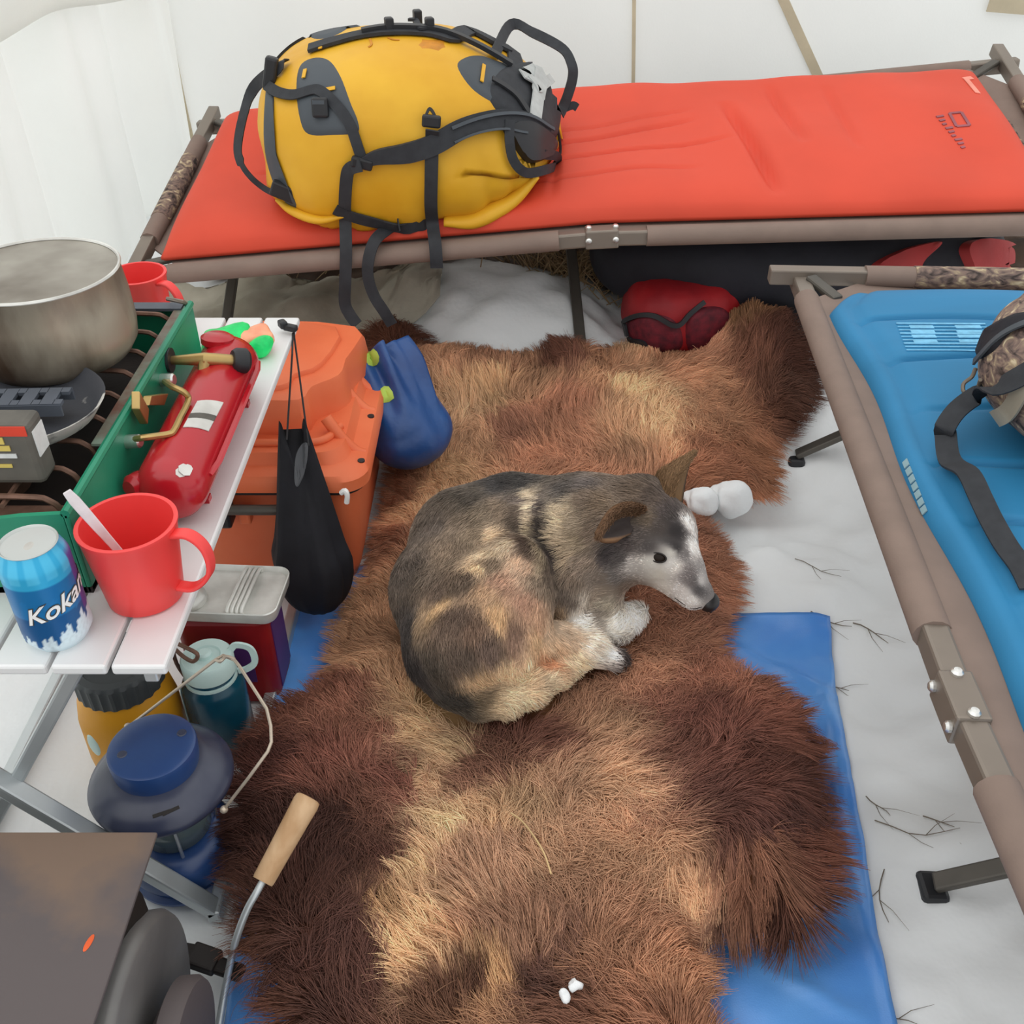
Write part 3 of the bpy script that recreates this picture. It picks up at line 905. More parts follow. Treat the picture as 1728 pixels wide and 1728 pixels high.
# label plate
lab = [hit(TANK, *q) for q in ((333, 678), (376, 680), (351, 728), (309, 722))]
if all(h[0] is not None for h in lab):
    q = [h[0] for h in lab]
    g, g2 = [], []
    for i in range(7):
        row = []
        for j in range(7):
            s_, t_ = i / 6, j / 6
            p = (q[0] * (1 - s_) + q[1] * s_) * (1 - t_) + (q[3] * (1 - s_) + q[2] * s_) * t_
            r = p - A(TKX, p[1], TKZ); r[1] = 0
            row.append(A(TKX, p[1], TKZ) + unit(r) * (TR + .0012))
        g.append(row)
    MB().slab(g, .001).build('label_plate', MAT['tin'], tank, label='silver label plate')
    g = np.array(g)
    MB().slab(g[:, 3:4 + 1] + A(.0003, 0, .0006), .001).build('label_print', MAT['tin_box'], tank)
# scratches showing bare metal
mb = MB()
for px, py, r in ((312, 793, .008), (305, 797, .006), (318, 790, .005)):
    p, n_ = hit(TANK, px, py)
    if p is not None:
        mb.lathe([(0, .0008), (r, .0006), (r * 1.02, 0)], p, n_, 7)
mb.build('paint_chip', MAT['tin'], tank, smooth=0, label='pale chip in the red paint')
# generator tube, brackets, valve and knob
vz = TKZ + .066
def at_s(px, py, x): return PX(px, py, x)
bx = SX1 + .004
MB().tube(spline([at_s(277, 643, bx), at_s(290, 652, bx + .030), at_s(310, 662, bx + .046), at_s(318, 675, bx + .050), at_s(303, 707, bx + .050), at_s(293, 727, bx + .049), at_s(283, 733, bx + .044), at_s(240, 739, bx + .020), at_s(222, 742, bx)], 4), .0038, 8).build('generator_tube', MAT['brass'], stove)
for px, py in ((277, 641), (219, 745)):
    p = at_s(px, py, bx)
    MB().lathe([(.008, -.004), (.008, .012), (.006, .014), (0, .014)], p, (1, -.1, .1), 12).build('tube_nut', MAT['rivet'], stove)
for pts in ([(236, 660), (252, 690), (250, 716), (236, 690)], [(256, 668), (285, 664), (278, 684), (252, 684)]):
    q = [at_s(px, py, bx + .012) for px, py in pts]
    w = [p - A(.01, 0, 0) for p in q]
    MB().add(q + w, [(0, 1, 2, 3), (7, 6, 5, 4), (0, 4, 5, 1), (1, 5, 6, 2), (2, 6, 7, 3), (3, 7, 4, 0)]).build('hanger_bracket', MAT['brass'], stove, smooth=0, bevel=.001)
p0 = at_s(290, 608, bx); p1 = at_s(345, 606, bx + .045); p2 = at_s(392, 608, bx + .075)
MB().lathe([(.016, -.001), (.016, .004), (0, .004)], p0 - A(.004, 0, 0), (1, 0, 0), 18).build('inlet_hole_ring', MAT['black_plastic'], stove)
MB().tube([p0, p1, p2], [.0055, .0085, .0075], 12).build('valve_stem', MAT['brass'], stove)
MB().tube([p1, at_s(343, 632, bx + .042), at_s(344, 655, bx + .045)], [.008, .007, .005], 10).build('valve_body', MAT['brass'], stove)
d = unit(p2 - p1)
kn = MB().lathe([(0, -.002), (.013, 0), (.0165, .005), (.0165, .018), (.012, .022), (0, .022)], p2, d, 14)
kn.build('valve_knob', MAT['black_plastic'], stove, smooth=40)

# ------------------------------------------------------------------ POT
pc = A(-.565, 1.125, SZ1 + .005)
pot = thing('cooking_pot', 'large scorched steel pot on the far burner', 'pot', pc)
potw = MB().lathe([(0, 0), (.075, 0), (.090, .006), (.099, .020), (.1015, .04), (.1005, .075), (.097, .108), (.0985, .1105), (.0985, .1125), (.0955, .1125), (.0945, .108)], pc, segs=56).build('pot_wall', MAT['pot'], pot, smooth=60)
MB().lathe([(.0948, .1118), (.0945, .108), (.0975, .075), (.0985, .04), (.096, .022), (.088, .009), (0, .006)], pc, segs=56).build('pot_inside', MAT['pot_in'], pot, smooth=60)
MB().tube([pc + A(.097 * math.cos(t), .097 * math.sin(t), .1125) for t in np.linspace(0, 2 * PI, 56, endpoint=False)], .0022, 6, closed=True).build('pot_rim', MAT['tin'], potw)

# ------------------------------------------------------------------ PAN WITH FOLDED PERFORATED HANDLE
fc = A(-.562, .962, SZ1 + .004)
pan = thing('frying_pan', 'flaking black frying pan on the near burner', 'pan', fc)
R_ = rotx(-.05) @ roty(.06)
mb = MB().lathe([(0, 0), (.078, 0), (.094, .010), (.104, .026), (.1065, .0265), (.096, .009), (.080, .003), (0, .0025)], (0, 0, 0), segs=48)
mb.warp(lambda v: v @ R_.T + fc + A(0, 0, .006))
mb.build('pan_dish', MAT['pan'], pan, smooth=50)
h0 = PX(-40, 688, -.66); h1 = A(-.490, .965, SZ1 + .038)
h0 = A(-.70, .955, SZ1 + .038)
hd = MB(); nn = 9
for k in range(nn):
    a = h0 + (h1 - h0) * (k / nn); b = h0 + (h1 - h0) * ((k + .62) / nn); e = h0 + (h1 - h0) * ((k + 1) / nn)
    hd.bar(a, b, .036, .004)
    hd.bar(b + A(0, .013, 0), e + A(0, .013, 0), .010, .004); hd.bar(b - A(0, .013, 0), e - A(0, .013, 0), .010, .004)
hd.bar(h0 + A(0, .018, -.006), h1 + A(0, .018, -.006), .003, .014); hd.bar(h0 - A(0, .018, .006), h1 - A(0, .018, .006), .003, .014)
hd.build('folded_handle', MAT['pan_grey'], pan, smooth=0, label='grey perforated handle folded over the dish')

# ------------------------------------------------------------------ SMALL PRINTED BOX ON THE STOVE
bxr = thing('cardboard_box', 'grey printed cardboard box standing against the frying pan', 'box', (-.545, .868, SZ1))
c = A(-.545, .868, SZ1 + .036)
bxb = MB().box(c, (.13, .034, .072)).build('box_body', MAT['tin_box'], bxr, smooth=0, bevel=.006)
yf = c[1] - .0178
MB().box((c[0], yf, c[2] + .029), (.125, .0012, .011)).build('red_band', MAT['print_red'], bxb, smooth=0)
mb = MB()
for x, z, w, h in ((-.03, .018, .04, .008), (.012, .018, .03, .008), (-.02, .009, .05, .008), (.02, .009, .022, .006), (-.03, -.012, .05, .004), (.012, -.012, .03, .004)):
    mb.box((c[0] + x + .01, yf, c[2] + z), (w, .0012, h))
mb.build('yellow_print', MAT['print_yellow'], bxb, smooth=0)
mb = MB()
for x, z, w, h in ((-.025, 0, .06, .005), (.02, 0, .03, .005), (-.02, -.022, .05, .005)):
    mb.box((c[0] + x + .01, yf, c[2] + z), (w, .0012, h))
mb.build('white_print', MAT['print_white'], bxb, smooth=0)
MB().box((c[0] + .0653, c[1], c[2] + .01), (.0012, .024, .03)).build('side_sticker', MAT['print_white'], bxb, smooth=0)

# ------------------------------------------------------------------ MUGS, SPOON, CAN
def mug(c, rt, rb, h, ang, label, tilt=0):
    m = thing('mug', label, 'mug', c, 'red plastic mugs')
    prof = [(0, .0), (rb - .004, 0), (rb, .003), (rb + (rt - rb) * .5, h * .5), (rt - .0005, h * .93), (rt + .0012, h * .97), (rt + .0012, h), (rt - .002, h + .0008), (rt - .0032, h), (rb + (rt - rb) * .5 - .003, h * .5), (rb - .003, .006), (0, .005)]
    MB().lathe(prof, c, segs=48).build('cup', MAT['mug'], m, smooth=50)
    d = A(math.cos(ang), math.sin(ang), 0)
    rr = lambda z: rb + (rt - rb) * z / h
    pts = spline([c + d * (rr(h * .90) - .003) + A(0, 0, h * .88), c + d * (rt + .016) + A(0, 0, h * .90), c + d * (rt + .029) + A(0, 0, h * .74), c + d * (rt + .028) + A(0, 0, h * .46), c + d * (rb + .019) + A(0, 0, h * .24), c + d * (rr(h * .2) - .003) + A(0, 0, h * .22)], 6)
    n = [unit(np.cross(np.cross(d, A(0, 0, 1)), pts[min(i + 1, len(pts) - 1)] - pts[max(i - 1, 0)])) for i in range(len(pts))]
    MB().strap(pts, n, .014, .005).build('handle', MAT['mug'], m, smooth=40, bevel=.0016)
    return m
mc = A(-.383, .797, TZ)
mug(mc, .0485, .0385, .096, -.18, 'red plastic mug with a clear spoon in it on the near table edge')
mug(A(-.556, 1.408, TZ), .042, .035, .095, -.45, 'red plastic mug half hidden behind the steel pot')
sp = thing('spoon', 'clear plastic spoon standing in the near red mug', 'spoon', mc + A(0, 0, .006))
a = mc + A(.012, -.008, .012); b = PY(112, 828, .785)
d = unit(b - a); side = unit(np.cross(d, A(0.4, -1, .2))); fn = unit(np.cross(side, d))
pts = [a + (b - a) * t for t in np.linspace(.24, 1, 10)]
MB().strap(pts, fn, [.007, .0075, .008, .0085, .009, .010, .0105, .011, .011, .008], .0025).build('spoon_handle', MAT['spoon'], sp, smooth=30, bevel=.0008)
MB().ball(a + (b - a) * .14, (.013, .020, .004), np.stack([side, d, fn], 1)).build('spoon_bowl', MAT['spoon'], sp)

cc = A(-.452, .738, TZ)
can = thing('beer_can', 'blue beer can with white script lettering at the near table edge', 'can', cc)
mb = MB().lathe([(.022, .002), (.026, .0), (.0285, .004), (.033, .012)] + [(.033, z) for z in np.linspace(.014, .098, 40)] + [(.0325, .101), (.0295, .1085), (.0270, .1135), (.0265, .116), (.0262, .1145), (0, .110)], cc, segs=96)
def can_col(v):
    r = v - cc
    th = np.arctan2(r[:, 1], r[:, 0]); z = r[:, 2] / .12
    th0 = math.atan2(-cc[1], -cc[0] + .02)          # side that faces the room
    a = (th - th0 + PI) % (2 * PI) - PI
    top = lin((46, 168, 214)); mid = lin((18, 116, 178)); low = lin((12, 84, 140)); snow = lin((214, 232, 240)); pur = lin((96, 76, 150))
    c = np.where((z > .62)[:, None], top, np.where((z > .40)[:, None], mid, low))
    m = .50 + .07 * np.sin(a * 7) + .05 * np.sin(a * 15 + 1)
    c = np.where(((z > m) & (z < .70))[:, None], mid * .9, c)
    c = np.where(((z > .76) & (np.abs(np.sin(a * 6)) > .55))[:, None], lin((76, 186, 226)), c)
    s_ = .19 + .10 * np.clip(a + .1, -.5, 1.0) + .05 * np.sin(a * 11) + .04 * np.sin(a * 23 + 2)
    c = np.where((z < s_)[:, None], snow * (1 - .10 * (np.sin(a * 31) * np.sin(z * 90) > .3))[:, None], c)
    c = np.where(((a > .95) & (a < 1.7) & (z > .30) & (z < .85))[:, None], pur, c)
    return np.clip(c, 0, 1)
canb = mb.build('can_body', MAT['attr'], can, smooth=50, col=can_col)
canl = MB().lathe([(.0265, .1155), (.0272, .1168), (.0265, .1178), (.0252, .1165), (.0235, .1125), (.022, .112), (0, .1125)], cc, segs=48).build('can_lid', MAT['can_end'], can, smooth=50)
tb = MB().ball(cc + A(.002, -.004, .1145), (.008, .012, .0012), nu=16, nv=6); tb.build('pull_tab', MAT['tin'], canl)
MB().ball(cc + A(.008, .006, .113), (.007, .007, .0006), nu=14, nv=4).build('can_opening', MAT['cot_metal'], canl)
MB().tube([cc + A(.0235 * math.cos(t), .0235 * math.sin(t), .1135) for t in np.linspace(0, 2 * PI, 32, endpoint=False)], .0012, 5, closed=True).build('lid_groove', MAT['tin'], canl)

def text_verts(body, size, shear=0.0, bold=.0):
    cu = bpy.data.curves.new('lettering', 'FONT'); cu.body = body; cu.size = size; cu.shear = shear; cu.offset = bold; cu.extrude = 0.0
    cu.align_x = 'CENTER'; cu.align_y = 'CENTER'; cu.resolution_u = 4
    o = bpy.data.objects.new('lettering', cu); COL.objects.link(o)
    bpy.context.view_layer.update()
    me = o.to_mesh()
    v = np.array([x.co[:] for x in me.vertices]); f = [tuple(p.vertices) for p in me.polygons]
    o.to_mesh_clear(); bpy.data.objects.remove(o); bpy.data.curves.remove(cu)
    return v, f
def can_text(body, size, lift, mat, name, bold):
    v, f = text_verts(body, size, .25, bold)
    # subdivide not needed: letters are small against the can's girth
    th0 = math.atan2(-cc[1], -cc[0] + .02) + .62
    R = .033 + lift
    th = th0 + v[:, 0] / .033
    z = .062 + v[:, 1] + .26 * v[:, 0]
    w = np.stack([cc[0] + R * np.cos(th), cc[1] + R * np.sin(th), cc[2] + z], 1)
    MB().add(w, f).build(name, mat, canb, smooth=0)
can_text('Kokanee', .0265, .0005, MAT['tin_box'], 'lettering_outline', .0013)
can_text('Kokanee', .0265, .0010, MAT['white_plastic'], 'lettering', .0004)

# ------------------------------------------------------------------ NEON WRAPPER, TOGGLE AND HANGING SACK
wc = A(-.408, 1.335, TZ)
wr = thing('lighter_pack', 'crumpled neon green and orange wrapper on the table behind the fuel tank', 'wrapper', wc)
mb = MB().ball(wc + A(-.012, 0, .018), (.036, .030, .019), nu=26, nv=16, ex=3)
mb.warp(lambda v: v + (.006 * sn(v, 70, 2))[:, None] * A(1, 1, .6))
mb.build('green_film', MAT['neon_green'], wr, smooth=25)
mb = MB().ball(wc + A(.024, .012, .018), (.030, .022, .012), rotz(.5), nu=22, nv=12, ex=4)
mb.warp(lambda v: v + (.003 * sn(v, 90, 4))[:, None] * A(1, 1, .6))
mb.build('orange_panel', MAT['neon_orange'], wr, smooth=25)
mb = MB().ball(wc + A(.040, -.010, .016), (.018, .014, .014), rotz(.5), nu=12, nv=8)
mb.warp(lambda v: v + (.003 * sn(v, 90, 6))[:, None]); mb.build('green_knot', MAT['neon_green'], wr, smooth=25)

sc = A(-.325, 1.265, .03)
sack = thing('hanging_sack', 'small black mesh stuff sack hung by a cord from the table edge', 'sack', sc)
tp = P(490, 553, TZ + .010)
MB().box(tp, (.022, .012, .010), rotz(-.4)).build('toggle', MAT['black_plastic'], sack, smooth=0, bevel=.003)
MB().box(tp + A(-.012, .004, .004), (.012, .016, .012), rotz(.6)).build('toggle', MAT['black_plastic'], sack, smooth=0, bevel=.003)
k1 = PY(521, 752, 1.305); k2 = PY(484, 742, 1.300)
e1 = A(-.333, tp[1], TZ + .003); e2 = PY(470, 662, 1.36); e2 = A(-.3325, 1.30, TZ - .012)
MB().tube([tp, e1, e1 + A(.0, -.003, -.01), k1], .0016, 5).build('cord', MAT['cord'], sack)
MB().tube([e1 + A(-.002, 0, -.002), A(-.331, 1.36, TZ - .014), k2], .0016, 5).build('cord', MAT['cord'], sack)
mb = MB(); rows = []
ns, nk = 30, 40
for i in range(ns + 1):
    s_ = i / ns                                        # 0 bottom .. 1 top
    z = .022 + .245 * s_
    r = .062 * min(1, (1 - (1 - min(1, s_ / .42)) ** 2.2) ** .5 + .02) * (1 if s_ < .42 else 1 - .70 * ((s_ - .42) / .58) ** 1.05)
    r = max(r, .004)
    for k in range(nk):
        t = 2 * PI * k / nk
        fold = 1 + .10 * math.sin(5 * t + s_ * 1.5) * min(1, s_ * 2.2) + .05 * math.sin(11 * t + 2)
        split = .0
        zz = z
        if s_ > .55: zz += (s_ - .55) * .22 * abs(math.cos(t - .3)) ** 2       # two raised peaks with a dip between
        rows.append((sc[0] + r * fold * 1.02 * math.cos(t) - .012 * s_ + .0 * s_, sc[1] + r * fold * .70 * math.sin(t) + .055 * s_ ** 1.5, zz + .01))
f = []
for i in range(ns):
    for k in range(nk):
        l = (k + 1) % nk
        f.append((i * nk + k, i * nk + l, (i + 1) * nk + l, (i + 1) * nk + k))
f.append(tuple(range(nk - 1, -1, -1))); f.append(tuple(ns * nk + k for k in range(nk)))
mb.add(rows, f); SACK = mb.bvh(); mb.build('sack_cloth', MAT['black_cloth'], sack, smooth=180)
def patch_on(bvh, pix, name, mat, parent, lift=.004, label=None, rings=6, smooth=60, closed_spline=6, depth=None, bevel=None):
    """a cloth patch lying on a curved body: outline + inner rings follow the surface"""
    pts2 = spline([A(*q) for q in pix], closed_spline, closed=True) if closed_spline else [A(*q) for q in pix]
    c = np.mean(pts2, 0); n = len(pts2)
    V, ok = [], []
    for r in range(rings + 1):
        k = 1 - r / rings
        for q in (pts2 if r < rings else [c]):
            w = c + (q - c) * k
            p, nn = hit(bvh, w[0], w[1])
            if p is None:
                d = ray(w[0], w[1]); dep = depth or 2.0
                h = bvh.find_nearest(Vector(CAMP + d * dep))
                for _ in range(3):
                    dep = float((np.array(h[0]) - CAMP) @ d / (d @ d)); h = bvh.find_nearest(Vector(CAMP + d * dep))
                p = np.array(h[0]); nn = np.array(h[1])
                if nn @ (p - np.array(PATCH_C)) < 0: nn = -nn
            V.append(p + nn * (lift if r else lift * .0))
            if r == 0: V.append(p + nn * lift * .85) if False else None
    f = []
    for r in range(rings - 1):
        for k in range(n):
            l = (k + 1) % n
            f.append((r * n + k, r * n + l, (r + 1) * n + l, (r + 1) * n + k))
    for k in range(n): f.append(((rings - 1) * n + k, (rings - 1) * n + (k + 1) % n, rings * n))
    return MB().add(V, f).build(name, mat, parent, smooth=smooth, label=label)
PATCH_C = sc + A(0, 0, .15)
patch_on(SACK, [(497, 812), (499, 770), (511, 748), (520, 752), (516, 790), (504, 820)], 'grey_lining', MAT['grey_cloth'], sack, .003, 'grey lining showing at the mouth')
MB().tube(spline([PY(576, 832, 1.255), PY(582, 828, 1.252), PY(586, 836, 1.252), PY(585, 848, 1.255)], 4), .0042, 8).build('cord_end', MAT['white_plastic'], sack, label='white cord end')
# ------------------------------------------------------------------ ORANGE HARD CASE
oc = A(-.40, 1.53, .0)
case = thing('hard_case', 'orange moulded plastic case standing beside the table', 'case', oc)
def rrect(x0, x1, y0, y1, r, n=6):
    p = []
    for cx, cy, a in ((x1 - r, y1 - r, 0), (x0 + r, y1 - r, PI / 2), (x0 + r, y0 + r, PI), (x1 - r, y0 + r, 1.5 * PI)):
        for k in range(n + 1):
            t = a + k / n * PI / 2
            p.append((cx + r * math.cos(t), cy + r * math.sin(t)))
    return p
def loft(mb, rings):
    n = len(rings[0]); v = []; f = []
    for r in rings: v += [tuple(q) for q in r]
    for i in range(len(rings) - 1):
        for k in range(n):
            l = (k + 1) % n
            f.append((i * n + k, i * n + l, (i + 1) * n + l, (i + 1) * n + k))
    f.append(tuple(range(n - 1, -1, -1))); f.append(tuple((len(rings) - 1) * n + k for k in range(n)))
    return mb.add(v, f)
def zr(p, z): return [(x, y, z) for x, y in p]
X0, X1, Y0, Y1 = -.565, -.248, 1.345, 1.735
GZ = .012
loft(MB(), [zr(rrect(X0 + .03, X1 - .03, Y0 + .02, Y1 - .02, .03), GZ), zr(rrect(X0 + .022, X1 - .02, Y0 + .012, Y1 - .012, .035), GZ + .03), zr(rrect(X0 + .008, X1 - .008, Y0 + .003, Y1 - .003, .035), .185), zr(rrect(X0 + .006, X1 - .006, Y0, Y1, .035), .222)]).build('case_body', MAT['orange'], case, smooth=40)
loft(MB(), [zr(rrect(X0, X1 + .006, Y0 - .012, Y1 + .012, .04), .224), zr(rrect(X0, X1 + .006, Y0 - .012, Y1 + .012, .04), .232)]).build('gasket', MAT['black_plastic'], case, smooth=40)
loft(MB(), [zr(rrect(X0 - .008, X1 + .014, Y0 - .020, Y1 + .020, .045), .234), zr(rrect(X0 - .008, X1 + .014, Y0 - .020, Y1 + .020, .045), .254), zr(rrect(X0 - .002, X1 + .008, Y0 - .014, Y1 + .014, .045), .262), zr(rrect(X0 + .012, X1 - .018, Y0 + .012, Y1 - .012, .04), .266),
            zr(rrect(X0 + .02, X1 - .028, Y0 + .022, Y1 - .022, .04), .285)]).build('lid', MAT['orange'], case, smooth=40)
def poly_ring(poly, k, z):
    c = np.mean(poly, 0); return [(c[0] + (x - c[0]) * k, c[1] + (y - c[1]) * k, z) for x, y in poly]
# raised lid plateau with stepped front corner
pl = [(X0 + .03, Y1 - .03), (X0 + .03, Y0 + .085), (X0 + .13, Y0 + .085), (X1 - .10, Y0 + .085), (X1 - .085, Y0 + .13), (X1 - .045, Y0 + .17), (X1 - .04, Y0 + .23), (X1 - .04, Y1 - .03)]
pl2 = [tuple(q[:2]) for q in spline([A(x, y, 0) for x, y in pl], 3, closed=True)]
loft(MB(), [poly_ring(pl2, 1.08, .28), poly_ring(pl2, 1.03, .31), poly_ring(pl2, 1.0, .338), poly_ring(pl2, .97, .345)]).build('lid_plateau', MAT['orange'], case, smooth=40)
sm = [(X0 + .06, Y1 - .05), (X0 + .06, Y0 + .12), (X1 - .135, Y0 + .12), (X1 - .12, Y0 + .16), (X1 - .08, Y0 + .20), (X1 - .075, Y1 - .05)]
sm2 = [tuple(q[:2]) for q in spline([A(x, y, 0) for x, y in sm], 3, closed=True)]
loft(MB(), [poly_ring(sm2, 1.02, .343), poly_ring(sm2, 1.0, .351), poly_ring(sm2, .98, .353)]).build('lid_plateau', MAT['orange'], case, smooth=40)
# ribs running down the lid shoulder
for y in (Y0 + .065, Y0 + .20, Y1 - .12):
    MB().tube(spline([(X1 - .06, y + .02, .312), (X1 - .038, y + .008, .284), (X1 - .014, y, .260), (X1 + .004, y - .002, .254)], 4), .010, 10).build('lid_rib', MAT['orange'], case, smooth=60)
MB().tube(spline([(X0 + .12, Y0 + .045, .289), (X1 - .10, Y0 + .045, .289), (X1 - .06, Y0 + .055, .289), (X1 - .04, Y0 + .10, .287)], 5), .007, 8).build('lid_rib', MAT['orange'], case, smooth=60)
for y in (Y0 + .03, Y0 + .17): MB().lathe([(.006, -.004), (.006, .0015), (0, .0015)], (X1 + .001, y, .2635), segs=12).build('lid_hole', MAT['black_plastic'], case)
# carrying handle and latch on the near face
MB().tube(spline([(-.475, Y0 - .002, .205), (-.472, Y0 - .035, .212), (-.45, Y0 - .040, .215), (-.38, Y0 - .040, .215), (-.362, Y0 - .034, .212), (-.36, Y0 - .002, .205)], 5), .009, 8).build('handle', MAT['cot_leg'], case, smooth=60)
for x in (-.476, -.352): MB().box((x, Y0 - .018, .196), (.034, .034, .05)).build('latch', MAT['black_plastic'], case, smooth=0, bevel=.005)
MB().box((-.44, Y0 - .012, .185), (.02, .02, .03)).build('latch_tab', MAT['orange'], case, smooth=0, bevel=.004)

# ------------------------------------------------------------------ BLUE STUFF SACK WITH LIME TABS
bs = A(-.175, 1.60, .10)
bsk = thing('stuff_sack', 'navy blue nylon stuff sack with lime tabs leaning on the orange case', 'sack', bs - A(0, 0, .02))
e0 = P(698, 742, .155); e1 = P(632, 612, .27)
ax = unit(e1 - e0); a_ = unit(np.cross(ax, A(0, 0, 1))); b_ = np.cross(a_, ax)
rows = []; ns, nk = 44, 96
LN = np.linalg.norm(e1 - e0)
for i in range(ns + 1):
    s_ = i / ns
    if s_ < .30: r = .083 * (1 - (1 - s_ / .30) ** 2.0) ** .5
    else: r = .083 * (1 - .26 * ((s_ - .30) / .70) ** 1.3)
    r = max(r, .003)
    for k in range(nk):
        t = 2 * PI * k / nk
        pl_ = max(0, s_ - .35) / .65
        fold = 1 + (.24 * math.sin(7 * t + 1 + 1.5 * s_) + .16 * math.sin(12 * t + 2 + 5 * s_)) * pl_ ** 1.1 + .03 * math.sin(3 * t + 5 * s_)
        c = e0 - ax * .055 + ax * (LN + .07) * s_
        rows.append(c + r * fold * (a_ * math.cos(t) * 1.0 + b_ * math.sin(t) * .88))
rows = np.array(rows)
rows += (.0045 * sn(rows, 40, 4) + .008 * np.abs(sn(rows * [1, .6, 1.4], 24, 8)))[:, None] * b_
f = []
for i in range(ns):
    for k in range(nk):
        l = (k + 1) % nk
        f.append((i * nk + k, i * nk + l, (i + 1) * nk + l, (i + 1) * nk + k))
f.append(tuple(range(nk - 1, -1, -1))); f.append(tuple(ns * nk + k for k in range(nk)))
mb = MB().add(rows, f); BS = mb.bvh(); mb.build('sack_cloth', MAT['navy'], bsk, smooth=180)
PATCH_C = bs + A(0, 0, .1)
for pix in ([(612, 596), (630, 588), (640, 602), (636, 616), (622, 616)], [(642, 656), (656, 652), (665, 672), (646, 680)]):
    patch_on(BS, pix, 'lime_tab', MAT['lime'], bsk, .006, 'lime green tab', closed_spline=2, rings=3)

# ------------------------------------------------------------------ BRIGHT TIN ON THE RED TIN BOX
rb = A(-.43, 1.138, .0)
MBx = MB(); loft(MBx, [zr(rrect(-.495, -.362, 1.088, 1.188, .014, 4), .004), zr(rrect(-.497, -.36, 1.086, 1.190, .016, 4), .02), zr(rrect(-.497, -.36, 1.086, 1.190, .016, 4), .165), zr(rrect(-.492, -.365, 1.091, 1.185, .014, 4), .170)])
rbx = thing('tin_box', 'dark red tin box with a purple end under the bright tin', 'box', rb)
MBx.build('box_body', MAT['red_box'], rbx, smooth=40)
MB().box((-.3592, 1.138, .085), (.0016, .066, .13)).build('end_label', MAT['purple'], rbx, smooth=0, label='purple end label')
MB().box((-.43, 1.0852, .085), (.08, .0016, .07)).build('side_label', MAT['purple'], rbx, smooth=0)
tn = thing('mess_tin', 'bright rectangular tin lid with a strapped handle lying on the red box', 'tin', A(-.422, 1.138, .171))
R_ = rotz(-.06)
mb = MB(); z = .172
loft(mb, [zr(rrect(-.076, .078, -.052, .052, .018), 0), zr(rrect(-.078, .080, -.054, .054, .02), .003), zr(rrect(-.080, .082, -.056, .056, .02), .020), zr(rrect(-.0785, .0805, -.0545, .0545, .019), .0215), zr(rrect(-.077, .079, -.053, .053, .018), .019), zr(rrect(-.074, .076, -.050, .050, .016), .013)])
mb.warp(lambda v: v @ R_.T + A(-.422, 1.138, z)); mb.build('tin_tray', MAT['tin'], tn, smooth=40)
for x in (.012, .019, .026, .033):
    mb = MB().tube(spline([(x, -.050, .014), (x - .001, -.046, .022), (x, -.02, .0235), (x + .001, .02, .0235), (x + .002, .046, .022), (x + .002, .050, .014)], 4), .0028, 8)
    mb.warp(lambda v: v @ R_.T + A(-.422, 1.138, z)); mb.build('handle_wire', MAT['tin'], tn, smooth=60)
mb = MB().lathe([(0, 0), (.026, 0), (.028, .004), (.026, .012), (.016, .017), (0, .018)], (-.055, -.022, .012), segs=28)
mb.warp(lambda v: v @ R_.T + A(-.422, 1.138, z)); mb.build('screw_cap', MAT['tin'], tn, smooth=50)

# ------------------------------------------------------------------ TEAL BOTTLE
nb = A(-.428, 1.012, .004)
bt = thing('water_bottle', 'teal plastic water bottle with a pale mint lid under the table', 'bottle', nb)
MB().lathe([(0, 0), (.040, 0), (.0445, .005), (.0445, .118), (.042, .128), (.034, .138), (.0325, .150), (0, .150)], nb, segs=40).build('bottle_body', MAT['teal'], bt, smooth=45)
nlid = MB().lathe([(.0335, .144), (.0365, .146), (.037, .170), (.034, .1745), (.020, .1755), (.018, .173), (0, .173)], nb, segs=40).build('lid', MAT['mint'], bt, smooth=40)
MB().lathe([(0, 0), (.010, 0), (.010, .006), (.007, .009), (0, .009)], nb + A(-.002, 0, .173), segs=16).build('lid_boss', MAT['mint'], nlid)
pts = spline([nb + A(.030, .01, .172), nb + A(.040, .012, .181), nb + A(.058, .014, .172), nb + A(.062, .010, .150), nb + A(.050, .006, .140), nb + A(.038, .004, .1385)], 5)
MB().strap(pts, A(0, 1, 0), .009, .004).build('lid_strap', MAT['mint'], nlid, smooth=40)
MB().lathe([(.0335, .134), (.0372, .134), (.0372, .1385), (.0335, .1385)], nb, segs=36).build('strap_ring', MAT['mint'], nlid)
MB().box(nb + A(-.0435, -.012, .07), (.0015, .014, .10), rotz(.25)).build('side_marks', MAT['mint'], bt, smooth=0)

# ------------------------------------------------------------------ YELLOW JUG
jc = A(-.546, .990, .014)
jg = thing('jug', 'amber yellow plastic jug with a dark grey screw lid under the table', 'jug', jc)
MB().lathe([(0, 0), (.062, 0), (.069, .006), (.070, .02), (.069, .09), (.064, .118), (.054, .138), (.051, .146), (0, .146)], jc, segs=44).build('jug_body', MAT['amber'], jg, smooth=45)
nl = 44; prof = []
mb = MB().lathe([(.052, .138), (.059, .138), (.0595, .172), (.056, .177), (.046, .178), (.044, .172), (0, .172)], jc, segs=88)
def rib(v):
    r = v - jc; d = np.hypot(r[:, 0], r[:, 1]); th = np.arctan2(r[:, 1], r[:, 0])
    k = 1 + .018 * np.sign(np.sin(th * 22)) * (d > .056)
    return np.stack([jc[0] + r[:, 0] * k, jc[1] + r[:, 1] * k, v[:, 2]], 1)
jlid = mb.warp(rib).build('screw_lid', MAT['jug_lid'], jg, smooth=30)
MB().box(jc + A(0, 0, .176), (.07, .016, .008), rotz(.3)).build('lid_grip', MAT['jug_lid'], jlid, smooth=0, bevel=.003)
